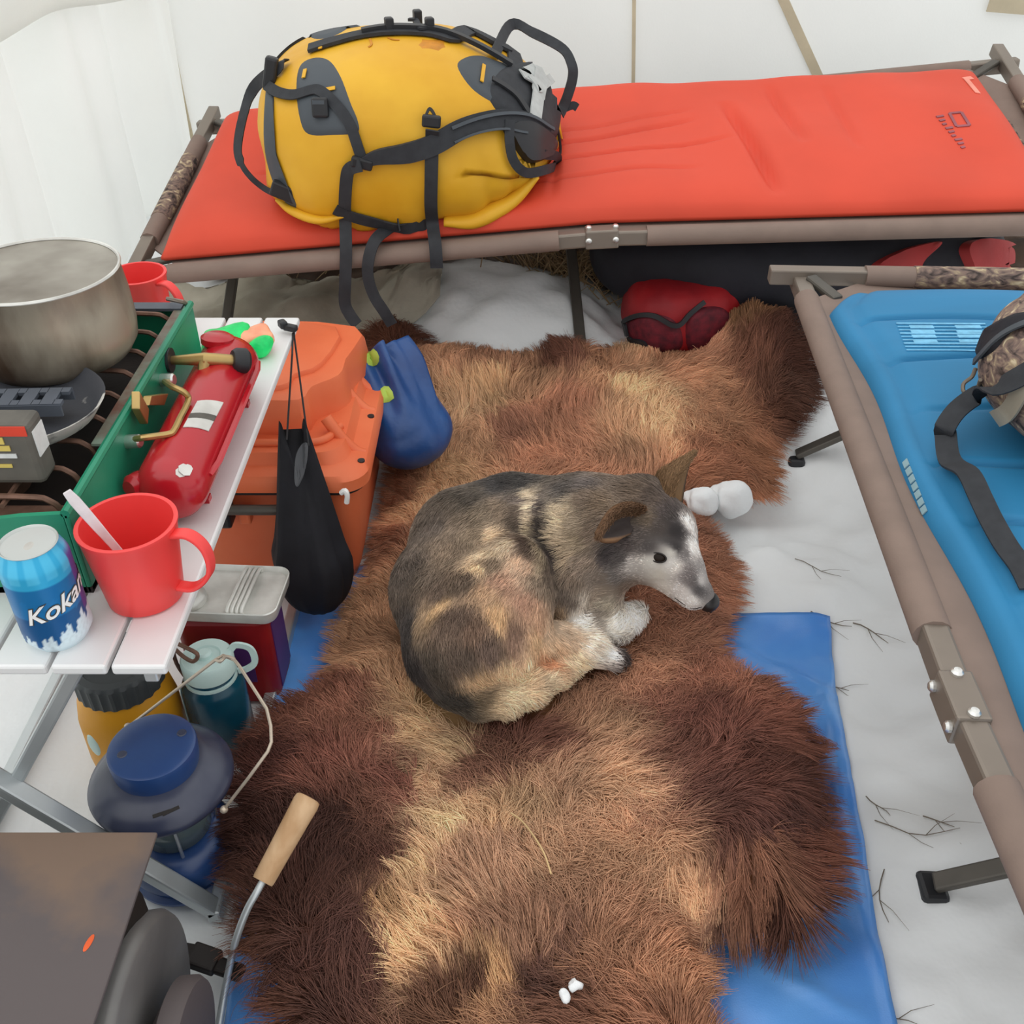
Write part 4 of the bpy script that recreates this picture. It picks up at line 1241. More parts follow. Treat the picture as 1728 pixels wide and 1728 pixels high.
MB().ball(jc + A(-.035, -.0585, .07), (.012, .003, .022), rotz(-.5), nu=12, nv=8).build('side_sticker', MAT['mint'], jg)

# ------------------------------------------------------------------ LANTERN
lc = A(-.432, .802, .006)
ln = thing('lantern', 'navy blue camping lantern with a wide smoked hood and wire bail', 'lantern', lc)
MB().lathe([(0, 0), (.066, 0), (.071, .004), (.071, .008), (.064, .012), (.064, .020), (.070, .026), (.070, .052), (.064, .064), (.048, .072), (.034, .074), (0, .074)], lc, segs=48).build('fuel_base', MAT['lantern'], ln, smooth=40)
MB().lathe([(.036, .074), (.044, .078), (.047, .11), (.045, .150), (.040, .158)], lc, segs=40).build('glass_globe', MAT['glass'], ln, smooth=60)
for k in range(4):
    t = k * PI / 2 + .4
    MB().tube([lc + A(.049 * math.cos(t), .049 * math.sin(t), .072), lc + A(.052 * math.cos(t), .052 * math.sin(t), .115), lc + A(.049 * math.cos(t), .049 * math.sin(t), .160)], .0022, 6).build('guard_wire', MAT['rivet'], ln)
MB().lathe([(0, .155), (.050, .155), (.062, .156), (.082, .160), (.0865, .166), (.087, .171), (.085, .176), (.074, .186), (.062, .194), (.052, .199), (0, .199)], lc, segs=64).build('hood', MAT['lantern_old'], ln, smooth=40)
lcap = MB().lathe([(.050, .197), (.0515, .205), (.0525, .224), (.0515, .229), (.048, .231), (.024, .232), (0, .232)], lc, segs=56).build('hood_cap', MAT['lantern'], ln, smooth=40)
for dx, dy in ((-.03, -.015), (.032, .018)):
    MB().lathe([(.006, 0), (.005, .0012), (0, .0014)], lc + A(dx, dy, .2318), segs=12).build('cap_rivet', MAT['lantern_old'], lcap)
for t in (-1.15, -1.0):
    MB().box(lc + A(.070 * math.cos(t - .1), .070 * math.sin(t - .1), .188), (.004, .020, .003), rotz(t) @ roty(.5)).build('hood_slot', MAT['iron_black'], ln, smooth=0)
b0 = P(378, 1366, lc[2] + .165); b1 = P(216, 1226, lc[2] + .172)
bail = [b1, P(222, 1222, .205), P(300, 1162, .255), P(364, 1113, .292), P(376, 1106, .297), P(396, 1114, .297), P(404, 1124, .295), P(450, 1196, .280), P(457, 1225, .272), P(458, 1252, .262), P(452, 1268, .255), P(420, 1312, .222), b0]
lb_ = MB().tube(bail, .0021, 7).build('bail', MAT['wire'], ln, smooth=60)
MB().tube(spline([P(364, 1113, .292), P(372, 1116, .295), P(382, 1108, .299), P(396, 1113, .297)], 3), .0024, 6).build('bail_hook', MAT['wire'], lb_, smooth=60)
for b in (b0, b1): MB().ball(b, .005, nu=10, nv=8).build('bail_pivot', MAT['wire'], lb_)
# the brownish wire loop behind the bottle: a folded pot gripper leaning on the red box
pg = thing('wire_pot_grip', 'looped rusty wire handle leaning between the jug and the red tin box', 'wire handle', P(300, 1110, .12))
MB().tube(spline([P(292, 1083, .215), P(312, 1092, .212), P(333, 1104, .205), P(327, 1116, .19), P(312, 1110, .185), P(296, 1096, .19), P(290, 1087, .205), P(298, 1120, .12), P(318, 1150, .05), P(330, 1170, .014)], 4), .003, 7).build('wire_loop', MAT['rust_wire'], pg, smooth=60)

# ------------------------------------------------------------------ WOOD STOVE
ws = thing('wood_stove', 'rusty steel tent stove with a round end door', 'wood stove', A(-.60, .40, .0))
WX, WY, WZ = -.364, .634, .30
MB().box(((-.90 + WX) / 2, (WY + .10) / 2, WZ - .002), (.90 + WX, WY - .10, .005)).build('top_plate', MAT['iron'], ws, smooth=0, bevel=.0015)
mb = MB()
ring = []
for z, ins in ((.03, .02), (.035, .008), (.08, 0), (.24, 0), (WZ - .004, .012)):
    ring.append(zr(rrect(-.88 + ins, WX - .012 - ins, .13 + ins, WY - .018 - ins, .035, 5), z))
loft(mb, ring).build('firebox', MAT['iron_black'], ws, smooth=40)
MB().lathe([(0, 0), (.11, 0), (.124, .002), (.126, .016), (.122, .023), (.117, .025), (0, .022)], (WX - .024, .500, .140), (1, 0, 0), 56).build('end_door', MAT['iron_dark'], ws, smooth=40)
ddisc = MB().lathe([(.02, .0), (.066, .022), (.074, .026), (.075, .042), (.071, .048), (.064, .049), (0, .047)], (WX - .006, .492, .128), (1, 0, 0), 48).build('draught_disc', MAT['iron'], ws, smooth=40)
MB().tube([(WX + .034, .492, .128), (WX + .056, .492, .128)], .009, 10).build('disc_knob', MAT['iron_black'], ddisc)
ca, cb, cd = P(322, 1610, .062), P(368, 1626, .058), P(410, 1644, .056)
MB().bar(ca, cb, .028, .016).build('door_catch', MAT['iron_black'], ws, smooth=0, bevel=.003)
MB().bar(cb - A(.004, 0, .002), cd, .020, .012).build('door_catch', MAT['iron_black'], ws, smooth=0, bevel=.004)
MB().bar(ca - A(.05, -.01, 0), ca + A(.006, 0, 0), .016, .014).build('catch_arm', MAT['iron_black'], ws, smooth=0)
for x in (-.85, WX - .04):
    for y in (.16, .60): MB().tube([(x, y, .036), (x, y, .0)], .012, 10).build('stove_leg', MAT['iron_black'], ws)
# orange rust spot near the plate edge
q = P(150, 1592, WZ)
mb = MB().ball(q + A(0, 0, .0008), (.003, .009, .0006), rotz(-.2), nu=12, nv=6); mb.build('rust_spot', M('orange rust', (226, 96, 48), .7, var=.2, bump=0), ws, label='bright orange rust spot')

# ------------------------------------------------------------------ POKER
pk = thing('poker', 'steel poker with a bare wooden handle leaning on the stove door', 'poker', P(372, 1730, .02))
h0, h1 = P(443, 1488, .158), P(521, 1346, .200)
d = unit(h1 - h0); L_ = np.linalg.norm(h1 - h0)
MB().lathe([(0, 0), (.0120, 0), (.0128, .003), (.0135, L_ * .3), (.0150, L_ * .75), (.0158, L_ * .93), (.0150, L_ * .985), (.0125, L_), (0, L_)], h0, d, 24).build('wooden_handle', MAT['wood'], pk, smooth=50)
MB().tube(spline([h0 + d * .01, h0 - d * .012, P(417, 1535, .138), P(400, 1580, .110), P(390, 1620, .080), P(378, 1680, .040), P(368, 1740, .012)], 5), .0044, 8).build('rod', MAT['alu'], pk, smooth=60)
# ------------------------------------------------------------------ YELLOW DUFFEL BAG
dc = A(-.212, 2.125, .578)
duffel = thing('duffel_bag', 'yellow waterproof duffel bag with black straps on the red pad', 'bag', dc - A(0, 0, .155))
RB = rotz(-.03) @ roty(-.10)
def duffel_mesh():
    mb = MB().ball((0, 0, 0), (1, 1, 1), nu=150, nv=90, ex=2.0)
    v = mb.V()
    # axis x; superellipse body: barrel along x with rounded section
    e = 2.55
    def sg(a, k): return np.sign(a) * np.abs(a) ** k
    th = np.arctan2(v[:, 2], v[:, 1]); x = v[:, 0]
    r = np.sqrt(np.clip(1 - x ** 2, 0, 1))
    xx = sg(np.sin(np.arcsin(np.clip(x, -1, 1))), .80)
    rr = r ** np.where(x < 0, .46, .60)
    cy, cz = sg(np.cos(th), .82), sg(np.sin(th), .82)
    p = np.stack([xx * np.where(xx < 0, .284, .300), cy * rr * .250, cz * rr * .182], 1)
    # shape: slumped bottom, taller middle, right end lower and pushed back
    p[:, 2] += .012 * np.exp(-((p[:, 0] + .07) / .16) ** 2) * (p[:, 2] > 0)
    p[:, 2] -= .055 * sstep(.06, .30, p[:, 0]) * (p[:, 2] > -.02)
    p[:, 2] += .010 * sstep(-.08, -.22, p[:, 0]) * sstep(0, .1, p[:, 2])
    # wrinkles on the lower front
    dirv = p / np.linalg.norm(p, axis=1, keepdims=True)
    w = .007 * sn(p, 9, 1) + .012 * np.abs(sn(p * [1.5, 1, .4], 20, 4)) * sstep(.10, -.10, p[:, 2]) - .011 * np.abs(sn(p * [.6, 1, 1.6], 14, 8)) * sstep(.05, .25, np.abs(p[:, 0] + .05)) * sstep(.12, -.02, p[:, 2])
    p = p + dirv * w[:, None]
    p = p @ RB.T + dc
    return p, mb
p, mb = duffel_mesh()
for i in range(len(p)):
    d_ = drop(RED_BVH, p[i, 0], p[i, 1])
    if d_ is not None and p[i, 2] < d_[2] + .004: p[i, 2] = d_[2] + .004 + .02 * 0
mb.v = [p]
DUF = mb.bvh()
body = mb.build('bag_body', MAT['yellow'], duffel, smooth=180)
PATCH_C = dc
def dpatch(pix, name, mat, lift=.004, label=None, rings=8, cs=5):
    return patch_on(DUF, pix, name, mat, duffel, lift, label, rings=rings, closed_spline=cs, depth=2.0)
def on(bvh, px, py, lift, dep=2.05):
    p, n = hit(bvh, px, py)
    if p is None:
        d = ray(px, py); d = d / np.linalg.norm(d)
        for _ in range(4):
            h = bvh.find_nearest(Vector(CAMP + d * dep)); dep = float((np.array(h[0]) - CAMP) @ d)
        p, n = np.array(h[0]), np.array(h[1])
        n = n if n @ (p - np.array(PATCH_C)) > 0 else -n
    return p + n * lift, n
def dstrap(pix, name, mat, w, th=.003, lift=.003, n=7, parent=duffel, bvh=None, dep=2.05, label=None):
    q = spline([A(*a) for a in pix], n)
    r = [on(bvh or DUF, a[0], a[1], lift, dep) for a in q]
    pts = [a for a, _ in r]
    for _ in range(2): pts = [pts[0]] + [(pts[i - 1] + 2 * pts[i] + pts[i + 1]) / 4 for i in range(1, len(pts) - 1)] + [pts[-1]]
    ns = [unit(sum(r[j][1] for j in range(max(0, i - 2), min(len(r), i + 3)))) for i in range(len(r))]
    return MB().strap(pts, ns, w, th).build(name, mat, parent, smooth=50, label=label)
def free_strap(pix3, name, w, parent=duffel, nrm=A(0, -1, .3), th=.0025, mat='black_web', n=6, label=None):
    pts = spline(pix3, n)
    return MB().strap(pts, nrm, w, th).build(name, MAT[mat], parent, smooth=50, label=label)
# dark end panel on the left
dpatch([(449, 150), (462, 160), (462, 230), (475, 290), (500, 345), (488, 350), (462, 310), (446, 240)], 'end_panel', MAT['grey_patch'], .004, 'dark grey panel at the closed end')
dpatch([(455, 60), (480, 34), (500, 28), (500, 42), (478, 60), (464, 100), (458, 150), (449, 130)], 'end_band', MAT['black_web'], .005)
# rubber lash patches
dpatch([(506, 112), (528, 98), (555, 102), (575, 130), (592, 175), (604, 205), (602, 224), (560, 228), (520, 226), (506, 200), (500, 150)], 'lash_patch', MAT['grey_patch'], .004, 'dark grey lash patch with yellow slots')
dpatch([(516, 30), (560, 22), (605, 28), (592, 44), (565, 60), (535, 66), (517, 56)], 'lash_patch', MAT['grey_patch'], .004)
dpatch([(772, 112), (786, 97), (812, 94), (842, 104), (870, 112), (884, 150), (862, 180), (830, 172), (795, 148)], 'lash_patch', MAT['grey_patch'], .004)
for a, b in (((518, 122), (515, 136)), ((537, 158), (568, 152)), ((528, 46), (529, 55)), ((814, 114), (810, 142))):
    dstrap([a, ((a[0] + b[0]) / 2, (a[1] + b[1]) / 2), b], 'patch_slot', MAT['yellow'], .007, .002, .006, 3)
# rusty printed mark and smudges on the top
dpatch([(706, 76), (712, 66), (758, 64), (752, 80), (740, 86), (712, 82)], 'printed_mark', MAT['orange_print'], .0012, 'worn orange print', rings=3, cs=0)
for a, b, c_ in (((624, 66), (628, 76), (622, 80)), ((655, 64), (664, 68), (674, 68))):
    dstrap([a, b, c_], 'scuff_mark', MAT['orange_print'], .004, .0008, .0008, 3)
# zip band along the far top edge and black pocket end at the right
dstrap([(500, 34), (560, 14), (620, 15), (690, 24), (745, 34), (800, 58), (850, 84), (900, 108), (935, 150)], 'zip_band', MAT['black_web'], [.034] * 57, .006, .003, 7, label='black zip band')
dstrap([(600, 14), (650, 9), (700, 20), (760, 28), (820, 52), (880, 84)], 'zip_flap', MAT['black_plastic'], .014, .008, .008, 6)
dpatch([(838, 122), (868, 108), (900, 104), (930, 118), (946, 160), (944, 215), (930, 236), (880, 226), (845, 196), (822, 156)], 'end_pocket', MAT['black_web'], .010, 'black mesh pocket end')
dstrap([(824, 142), (842, 152), (866, 170), (884, 196)], 'pocket_binding', MAT['black_plastic'], .012, .004, .013, 5)
dstrap([(903, 104), (905, 130), (898, 158), (896, 178), (892, 204)], 'tape_strip', MAT['tape'], [.040] * 5 + [.036] * 8 + [.030] * 8, .003, .016, 5, label='grey tape strip')
dstrap([(908, 110), (925, 130), (918, 142)], 'tape_strip', MAT['tape'], .020, .003, .018, 5)
# padded hip belt
q = [(612, 272), (640, 262), (690, 256), (735, 242), (770, 222), (805, 210), (850, 203), (885, 208), (918, 226)]
ww = [.016 + .014 * min(1, i / 12) + .006 * math.sin(min(1, i / 40) * PI) for i in range(8 * 6 + 1)]
dstrap(q, 'padded_belt', MAT['black_web'], ww, .012, .004, 6, label='black padded belt')
dstrap([(760, 218), (800, 204), (850, 198), (890, 204), (920, 222)], 'belt_edging', MAT['grey_patch'], .006, .004, .017, 6)
dstrap([(765, 240), (800, 226), (845, 222), (880, 228)], 'belt_edging', MAT['grey_patch'], .004, .004, .017, 6)
# belt pocket opening at the right
pkt = dpatch([(848, 215), (880, 205), (918, 222), (932, 245), (920, 268), (890, 275), (868, 250)], 'belt_pocket', MAT['black_plastic'], .018)
# webbing over the front
dstrap([(455, 148), (474, 160), (500, 164), (528, 156), (545, 158), (570, 180), (592, 210), (602, 238), (612, 268)], 'side_strap', MAT['black_web'], .020, .003, .006, 6)
p0, n0 = on(DUF, 545, 186, .012); MB().box(p0, (.030, .012, .034), rotx(-.2)).build('buckle', MAT['black_plastic'], duffel, smooth=0, bevel=.004)
p0, n0 = on(DUF, 545, 180, .018); MB().box(p0, (.024, .008, .010), rotx(-.2)).build('buckle_bar', MAT['grey_patch'], duffel, smooth=0, bevel=.002)
# hanging strap 1, from the belt end down past the cot rail
c1, _ = on(DUF, 612, 272, .012)
MB().box(c1, (.040, .014, .020), roty(.25)).build('strap_adjuster', MAT['black_plastic'], duffel, smooth=0, bevel=.004)
a1 = c1 + A(0, -.010, 0)
s1 = [a1, on(DUF, 592, 282, .010)[0], on(DUF, 586, 300, .008)[0], on(DUF, 583, 340, .006)[0], on(DUF, 584, 368, .006)[0]]
edge = PY(584, 420, 1.868)
s1 += [edge, PY(583, 470, 1.858), PY(582, 510, 1.858), PY(590, 530, 1.852), PY(603, 548, 1.84)]
free_strap(s1, 'hanging_strap', .0235, label='long webbing tail hanging over the cot rail')
# hanging strap 2 from the buckle on the belt
b2, _ = on(DUF, 727, 206, .018)
MB().box(b2, (.034, .012, .022), roty(.1)).build('buckle', MAT['black_plastic'], duffel, smooth=0, bevel=.004)
dstrap([(719, 196), (724, 186), (732, 196), (734, 206)], 'buckle_bow', MAT['black_plastic'], .005, .006, .012, 5)
s2 = [b2 + A(.002, -.010, -.012)] + [on(DUF, 729, y, .010)[0] for y in (232, 262, 300, 340, 368)]
s2 += [PY(734, 408, 1.868), PY(736, 432, 1.858), PY(737, 452, 1.858)]
free_strap(s2, 'hanging_strap', .0245, label='webbing tail hanging straight from the belt buckle')
# hanging strap 3 from under the bag
s3 = [on(DUF, 674, 372, .010)[0] + A(0, .0, 0), PY(668, 380, 1.93), PY(650, 390, 1.90), PY(632, 408, 1.870), PY(622, 440, 1.857), PY(622, 470, 1.855), PY(632, 500, 1.85), PY(648, 525, 1.84), PY(662, 548, 1.835)]
free_strap(s3, 'hanging_strap', .0235, nrm=A(-.3, -1, .3), label='curling webbing tail between the other two')
# bottom black edge band
dstrap([(566, 350), (600, 364), (640, 374), (690, 384), (735, 388)], 'bottom_band', MAT['black_web'], .024, .004, .004, 6)
# left shoulder strap loop and its buckle
pts = [on(DUF, 452, 62, .006)[0], on(DUF, 446, 100, .012)[0], PY(428, 150, 2.10), PY(410, 200, 2.06), PY(402, 250, 2.02), PY(409, 278, 1.99), PY(425, 300, 1.975), PY(447, 318, 1.97), on(DUF, 470, 326, .006)[0]]
free_strap(pts, 'shoulder_strap', [.024] * 18 + [.022] * 12 + [.012] * 19, nrm=A(-.5, -1, .2), label='loose strap looping out at the left end')
p0, _ = on(DUF, 441, 108, .014); MB().box(p0, (.024, .02, .06), roty(.25)).build('buckle', MAT['black_plastic'], duffel, smooth=0, bevel=.005)
p0, _ = on(DUF, 482, 322, .004); MB().box(p0, (.05, .02, .03), roty(.4)).build('strap_anchor', MAT['black_plastic'], duffel, smooth=0, bevel=.004)
# haul handle at the right end
pts = [on(DUF, 846, 70, .010)[0], PY(862, 42, 2.30), PY(900, 56, 2.28), PY(948, 82, 2.24), PY(964, 108, 2.21), PY(966, 130, 2.20), PY(958, 160, 2.19), PY(948, 185, 2.18), on(DUF, 940, 192, .008)[0]]
free_strap(pts, 'haul_handle', .022, nrm=A(.5, -1, .45), label='stiff black haul handle at the open end')
pts = [PY(945, 186, 2.19), PY(966, 178, 2.19), PY(974, 182, 2.19)]
free_strap(pts, 'strap_end', .016)
# compression tabs on the zip
for px, py in ((728, 12), (652, 8), (705, 42)):
    p0, _ = on(DUF, px, py, .012); MB().box(p0, (.016, .020, .030), rotz(.3)).build('zip_tab', MAT['black_plastic'], duffel, smooth=0, bevel=.003)
dstrap([(694, 46), (708, 36), (724, 20)], 'zip_pull', MAT['black_web'], .012, .005, .010, 5)
# right-hand lower loop and thin cord
pts = [on(DUF, 850, 208, .020)[0], on(DUF, 850, 240, .016)[0], on(DUF, 858, 272, .014)[0], on(DUF, 884, 290, .012)[0], on(DUF, 915, 284, .012)[0], PY(938, 278, 2.10), on(DUF, 930, 262, .012)[0], on(DUF, 906, 262, .014)[0]]
free_strap(pts, 'belt_loop', .018, nrm=A(.2, -1, .2))
MB().tube(spline([on(DUF, 936, 215, .006)[0], on(DUF, 938, 250, .010)[0], PY(940, 282, 2.10), PY(931, 300, 2.06), PY(930, 325, 2.03), PY(912, 350, 2.01), PY(880, 362, 1.99), on(DUF, 860, 366, .004)[0]], 6), .0032, 6).build('thin_cord', MAT['cord'], duffel, smooth=60)
# yellow roll of slack cloth at the lower right
pts = [on(DUF, 748, 386, .010)[0], on(DUF, 790, 372, .014)[0], on(DUF, 830, 350, .014)[0], on(DUF, 870, 325, .010)[0], on(DUF, 905, 296, .004)[0]]
mb = MB().tube(spline(pts, 8), [.008 + .015 * math.sin(PI * min(1, .15 + .85 * i / 32)) for i in range(33)], 14, flat=.7)
mb.warp(lambda v: v + (.004 * sn(v, 26, 3))[:, None]); mb.build('slack_fold', MAT['yellow'], duffel, smooth=180)
pts = [on(DUF, 470, 335, .004)[0], on(DUF, 500, 352, .008)[0], on(DUF, 540, 366, .008)[0], on(DUF, 580, 362, .004)[0]]
mb = MB().tube(spline(pts, 8), [.005 + .007 * math.sin(PI * i / 24) for i in range(25)], 12, flat=.7)
mb.build('slack_fold', MAT['yellow'], duffel, smooth=180)

# ------------------------------------------------------------------ DARK BAGS UNDER THE RED COT
def lumpy(c, r, R, amp, f, seed, nu=80, nv=50, ex=2.6):
    mb = MB().ball((0, 0, 0), r, nu=nu, nv=nv, ex=ex)
    def w(v):
        n = v / np.maximum(1e-6, np.linalg.norm(v, axis=1, keepdims=True))
        v = v + n * (amp * sn(v, f, seed) + amp * .7 * np.abs(sn(v * [1.6, .8, .7], f * 2.2, seed + 2)))[:, None]
        return (v @ np.array(R).T if R is not None else v) + c
    return mb.warp(w)
bc = A(.645, 2.20, .285)
bb = thing('duffel_bag', 'large black cloth bag with dull red pockets under the red cot', 'bag', bc - A(0, 0, .12))
mb = lumpy(bc, (.47, .19, .125), rotz(.03), .012, 9, 3); BB = mb.bvh(); mb.build('bag_body', MAT['black_bag'], bb, smooth=180)
PATCH_C = bc
patch_on(BB, [(1470, 456), (1480, 440), (1530, 418), (1590, 408), (1560, 440), (1545, 470), (1500, 478)], 'red_pocket', MAT['red_dull'], bb, .014, 'dull red pocket panel', depth=2.1)
patch_on(BB, [(1618, 420), (1640, 405), (1700, 410), (1714, 430), (1700, 470), (1640, 478), (1628, 450)], 'red_flap', MAT['red_dull'], bb, .020, 'bulging red flap', depth=2.1)
rc_ = A(.372, 2.05, .215)
rk = thing('rucksack', 'red bag with dark mesh pockets and black piping lying under the cot hinge leg', 'bag', rc_ - A(0, 0, .07))
mb = lumpy(rc_, (.125, .10, .085), rotz(.1), .006, 14, 5, 60, 40); RK = mb.bvh(); mb.build('bag_body', MAT['red_bag'], rk, smooth=180)
PATCH_C = rc_
patch_on(RK, [(1052, 560), (1062, 540), (1090, 530), (1130, 536), (1150, 560), (1146, 590), (1090, 595), (1055, 585)], 'mesh_pocket', MAT['mesh_red'], rk, .008, depth=2.1)
patch_on(RK, [(1158, 540), (1180, 520), (1220, 520), (1240, 550), (1220, 590), (1165, 595)], 'mesh_pocket', MAT['mesh_red'], rk, .010, depth=2.1)
PATCH_C = rc_
dstrap([(1046, 572), (1052, 548), (1078, 532), (1110, 532), (1140, 548), (1160, 530), (1185, 512)], 'piping', MAT['black_plastic'], .010, .006, .009, 5, rk, RK)
dstrap([(1048, 578), (1070, 572), (1090, 574), (1096, 590)], 'piping', MAT['black_plastic'], .009, .006, .009, 5, rk, RK)

# ------------------------------------------------------------------ CAMOUFLAGE BAG ON THE BLUE PAD
cz = blue_z(.80, 1.13)
kc = A(.790, 1.105, cz + .085)
kb = thing('shoulder_bag', 'camouflage shoulder bag with a black strap resting on the blue pad', 'bag', kc - A(0, 0, .085))
def camo_warp(v):
    v = v.copy()
    return v
mb = lumpy(kc, (.205, .165, .098), rotz(.25), .006, 11, 2, 70, 44, 2.4)
v = mb.V()
for i in range(len(v)):
    zz = blue_z(v[i, 0], v[i, 1])
    if v[i, 2] < zz + .002: v[i, 2] = zz + .002
mb.v = [v]; KB = mb.bvh(); mb.build('bag_body', MAT['camo'], kb, smooth=180)
PATCH_C = kc
patch_on(KB, [(1646, 600), (1650, 570), (1672, 552), (1706, 535), (1730, 528), (1760, 526), (1740, 548), (1705, 562), (1680, 590), (1655, 606)], 'dark_opening', MAT['black_cloth'], kb, .006, 'black lined opening at the top edge', depth=1.3)
dstrap([(1654, 612), (1690, 575), (1730, 552), (1775, 540)], 'binding', MAT['grey_patch'], .008, .003, .006, 5, kb, KB, 1.3)
dstrap([(1690, 700), (1712, 690), (1735, 650)], 'webbing_tab', MAT['sod'], .022, .004, .006, 5, kb, KB, 1.3)
def bp(px, py, lift):
    p, n = hit(BLUE_BVH, px, py)
    return p + A(0, 0, lift)
pts = [on(KB, 1790, 600, .006)[0], on(KB, 1745, 630, .010)[0], on(KB, 1700, 656, .020)[0], P(1655, 664, zb + .095), P(1618, 690, zb + .075), P(1596, 720, zb + .060), bp(1590, 755, .018), bp(1600, 790, .010), bp(1625, 825, .022), bp(1648, 860, .016), bp(1668, 890, .010), bp(1695, 930, .006), bp(1722, 965, .005), bp(1740, 1000, .005)]
q = spline(pts, 6)
nn = [unit(A(0, -.5, 1)) if i < 18 else unit(A(-.6, -.5, .8) if i < 42 else A(-.2, 0, 1)) for i in range(len(q))]
for _ in range(6): nn = [unit(nn[max(0, i - 1)] + nn[i] + nn[min(len(nn) - 1, i + 1)]) for i in range(len(nn))]
MB().strap(q, nn, .026, .0028).build('shoulder_strap', MAT['black_web'], kb, smooth=50)
MB().tube(spline([on(KB, 1652, 622, .004)[0], PX(1640, 636, .585), PX(1626, 648, .575), PX(1628, 662, .575), PX(1648, 655, .588), on(KB, 1660, 640, .004)[0]], 6), .0026, 6).build('cord_loop', MAT['twig'], kb, smooth=60)
# ------------------------------------------------------------------ hair curves
def hair(name, roots, dirs, normals, length, col, mat, parent, npts=6, r0=.0005, curl=.0, droop=.4, seedf=40.0, floor_fn=None):
    """N strands: leave along the normal/dir mix and bend over towards dirs; col per strand"""
    n = len(roots)
    t = np.linspace(0, 1, npts)
    ps = np.zeros((n, npts, 3))
    ps[:, 0] = roots
    L = length[:, None] / (npts - 1)
    d = dirs.copy()
    for k in range(1, npts):
        s_ = t[k]
        lift = np.clip(1 - 1.5 * s_, -droop, 1)
        v = d + normals * (lift * .75)[..., None] if np.ndim(lift) else d + normals * (lift * .75)
        if curl:
            v = v + curl * np.stack([sn(roots + s_ * .03, seedf, 2, 6), sn(roots + s_ * .03, seedf, 9, 6), .5 * sn(roots + s_ * .02, seedf, 15, 6)], 1)
        v /= np.linalg.norm(v, axis=1, keepdims=True)
        ps[:, k] = ps[:, k - 1] + v * L
    if floor_fn is not None:
        z = floor_fn(ps[:, :, 0], ps[:, :, 1])
        ps[:, :, 2] = np.maximum(ps[:, :, 2], z + .001 + (.016 * RNG.random(n) ** 1.4)[:, None] * np.sin(PI * np.minimum(t * .8, 1)))
    org = ORIGIN[parent]
    cv = bpy.data.hair_curves.new(name)
    cv.add_curves([npts] * n)
    cv.attributes['position'].data.foreach_set('vector', (ps - org).ravel().astype(np.float32))
    ra = cv.attributes.get('radius') or cv.attributes.new('radius', 'FLOAT', 'POINT')
    rad = r0 * np.broadcast_to((1 - .75 * t ** 1.5), (n, npts))
    ra.data.foreach_set('value', np.ascontiguousarray(rad).ravel().astype(np.float32))
    ca = cv.attributes.new('Col', 'FLOAT_COLOR', 'CURVE')
    c4 = np.ones((n, 4), np.float32); c4[:, :3] = np.clip(col, 0, 1)
    ca.data.foreach_set('color', c4.ravel())
    cv.materials.append(mat)
    o = bpy.data.objects.new(name, cv)
    COL.objects.link(o); o.parent = parent; ORIGIN[o] = org
    o['kind'] = 'stuff'
    return o

def idw(q, pts, vals, power=3.0, eps=1e-5, chunk=20000):
    out = np.zeros((len(q), vals.shape[1]))
    for i in range(0, len(q), chunk):
        d2 = ((q[i:i + chunk, None, :] - pts[None]) ** 2).sum(2) + eps
        w = d2 ** (-power / 2)
        out[i:i + chunk] = (w @ vals) / w.sum(1, keepdims=True)
    return out

# ------------------------------------------------------------------ DOG: one continuous body from blended limbs
HZ = .075                       # top of the hide where the dog lies
def D(px, py, h): return P(px, py, HZ + h)
bones = []                      # (a, b, ra, rb, blend)
def bone(a, b, ra, rb, k=.025): bones.append((a, b, ra, rb, k))
T0, T1, T2, T3, T4 = D(785, 1090, .065), D(762, 1000, .075), D(795, 920, .085), D(865, 893, .095), D(935, 900, .10)
bone(T0, T1, .082, .088); bone(T1, T2, .088, .092); bone(T2, T3, .092, .086); bone(T3, T4, .086, .084)
bone(D(785, 1090, .06), D(800, 1120, .05), .082, .07)
CH = D(965, 985, .065)
bone(T4, CH, .080, .066); bone(D(945, 960, .05), D(1000, 1020, .045), .062, .045)
N1, HD = D(1000, 880, .135), D(1073, 876, .150)
bone(T4, N1, .078, .070, .03); bone(N1, HD, .068, .064, .03)
bone(D(985, 960, .09), D(1040, 945, .115), .050, .046, .03)
# head
bone(D(1082, 872, .152), D(1118, 898, .150), .058, .050, .02)
bone(D(1060, 925, .135), D(1095, 945, .135), .040, .037, .02)
bone(D(1118, 905, .148), D(1150, 960, .128), .046, .034, .02)
bone(D(1140, 950, .132), D(1178, 1000, .098), .034, .0215, .015)
bone(D(1110, 960, .118), D(1165, 1012, .092), .026, .015, .015)
bone(D(1178, 1000, .100), D(1188, 1008, .094), .0205, .0165, .01)
# haunch, shank, hind foot
HP, KN, HK = D(790, 1090, .105), D(868, 965, .120), D(905, 1098, .055)
bone(HP, KN, .066, .050, .02); bone(D(800, 1020, .115), D(850, 985, .120), .058, .050, .02)
bone(KN, HK, .048, .026, .02); bone(D(880, 1010, .105), D(855, 1110, .075), .046, .038, .02)
bone(HK, D(965, 1088, .030), .027, .024, .012); bone(D(935, 1080, .04), D(1000, 1098, .026), .030, .024, .012); bone(D(1000, 1098, .026), D(1028, 1110, .018), .022, .016, .01)
for dx, dy in ((1036, 1102), (1038, 1112), (1032, 1120)): bone(D(1012, 1104, .02), D(dx, dy, .014), .011, .009, .008)
# tail laid round to the front
tl = [D(772, 1150, .05), D(805, 1172, .036), D(850, 1178, .030), D(895, 1162, .028), D(935, 1138, .026), D(975, 1120, .022)]
for i, (r1, r2) in enumerate(((.034, .030), (.030, .026), (.026, .025), (.025, .022), (.022, .012))): bone(tl[i], tl[i + 1], r1, r2, .012)
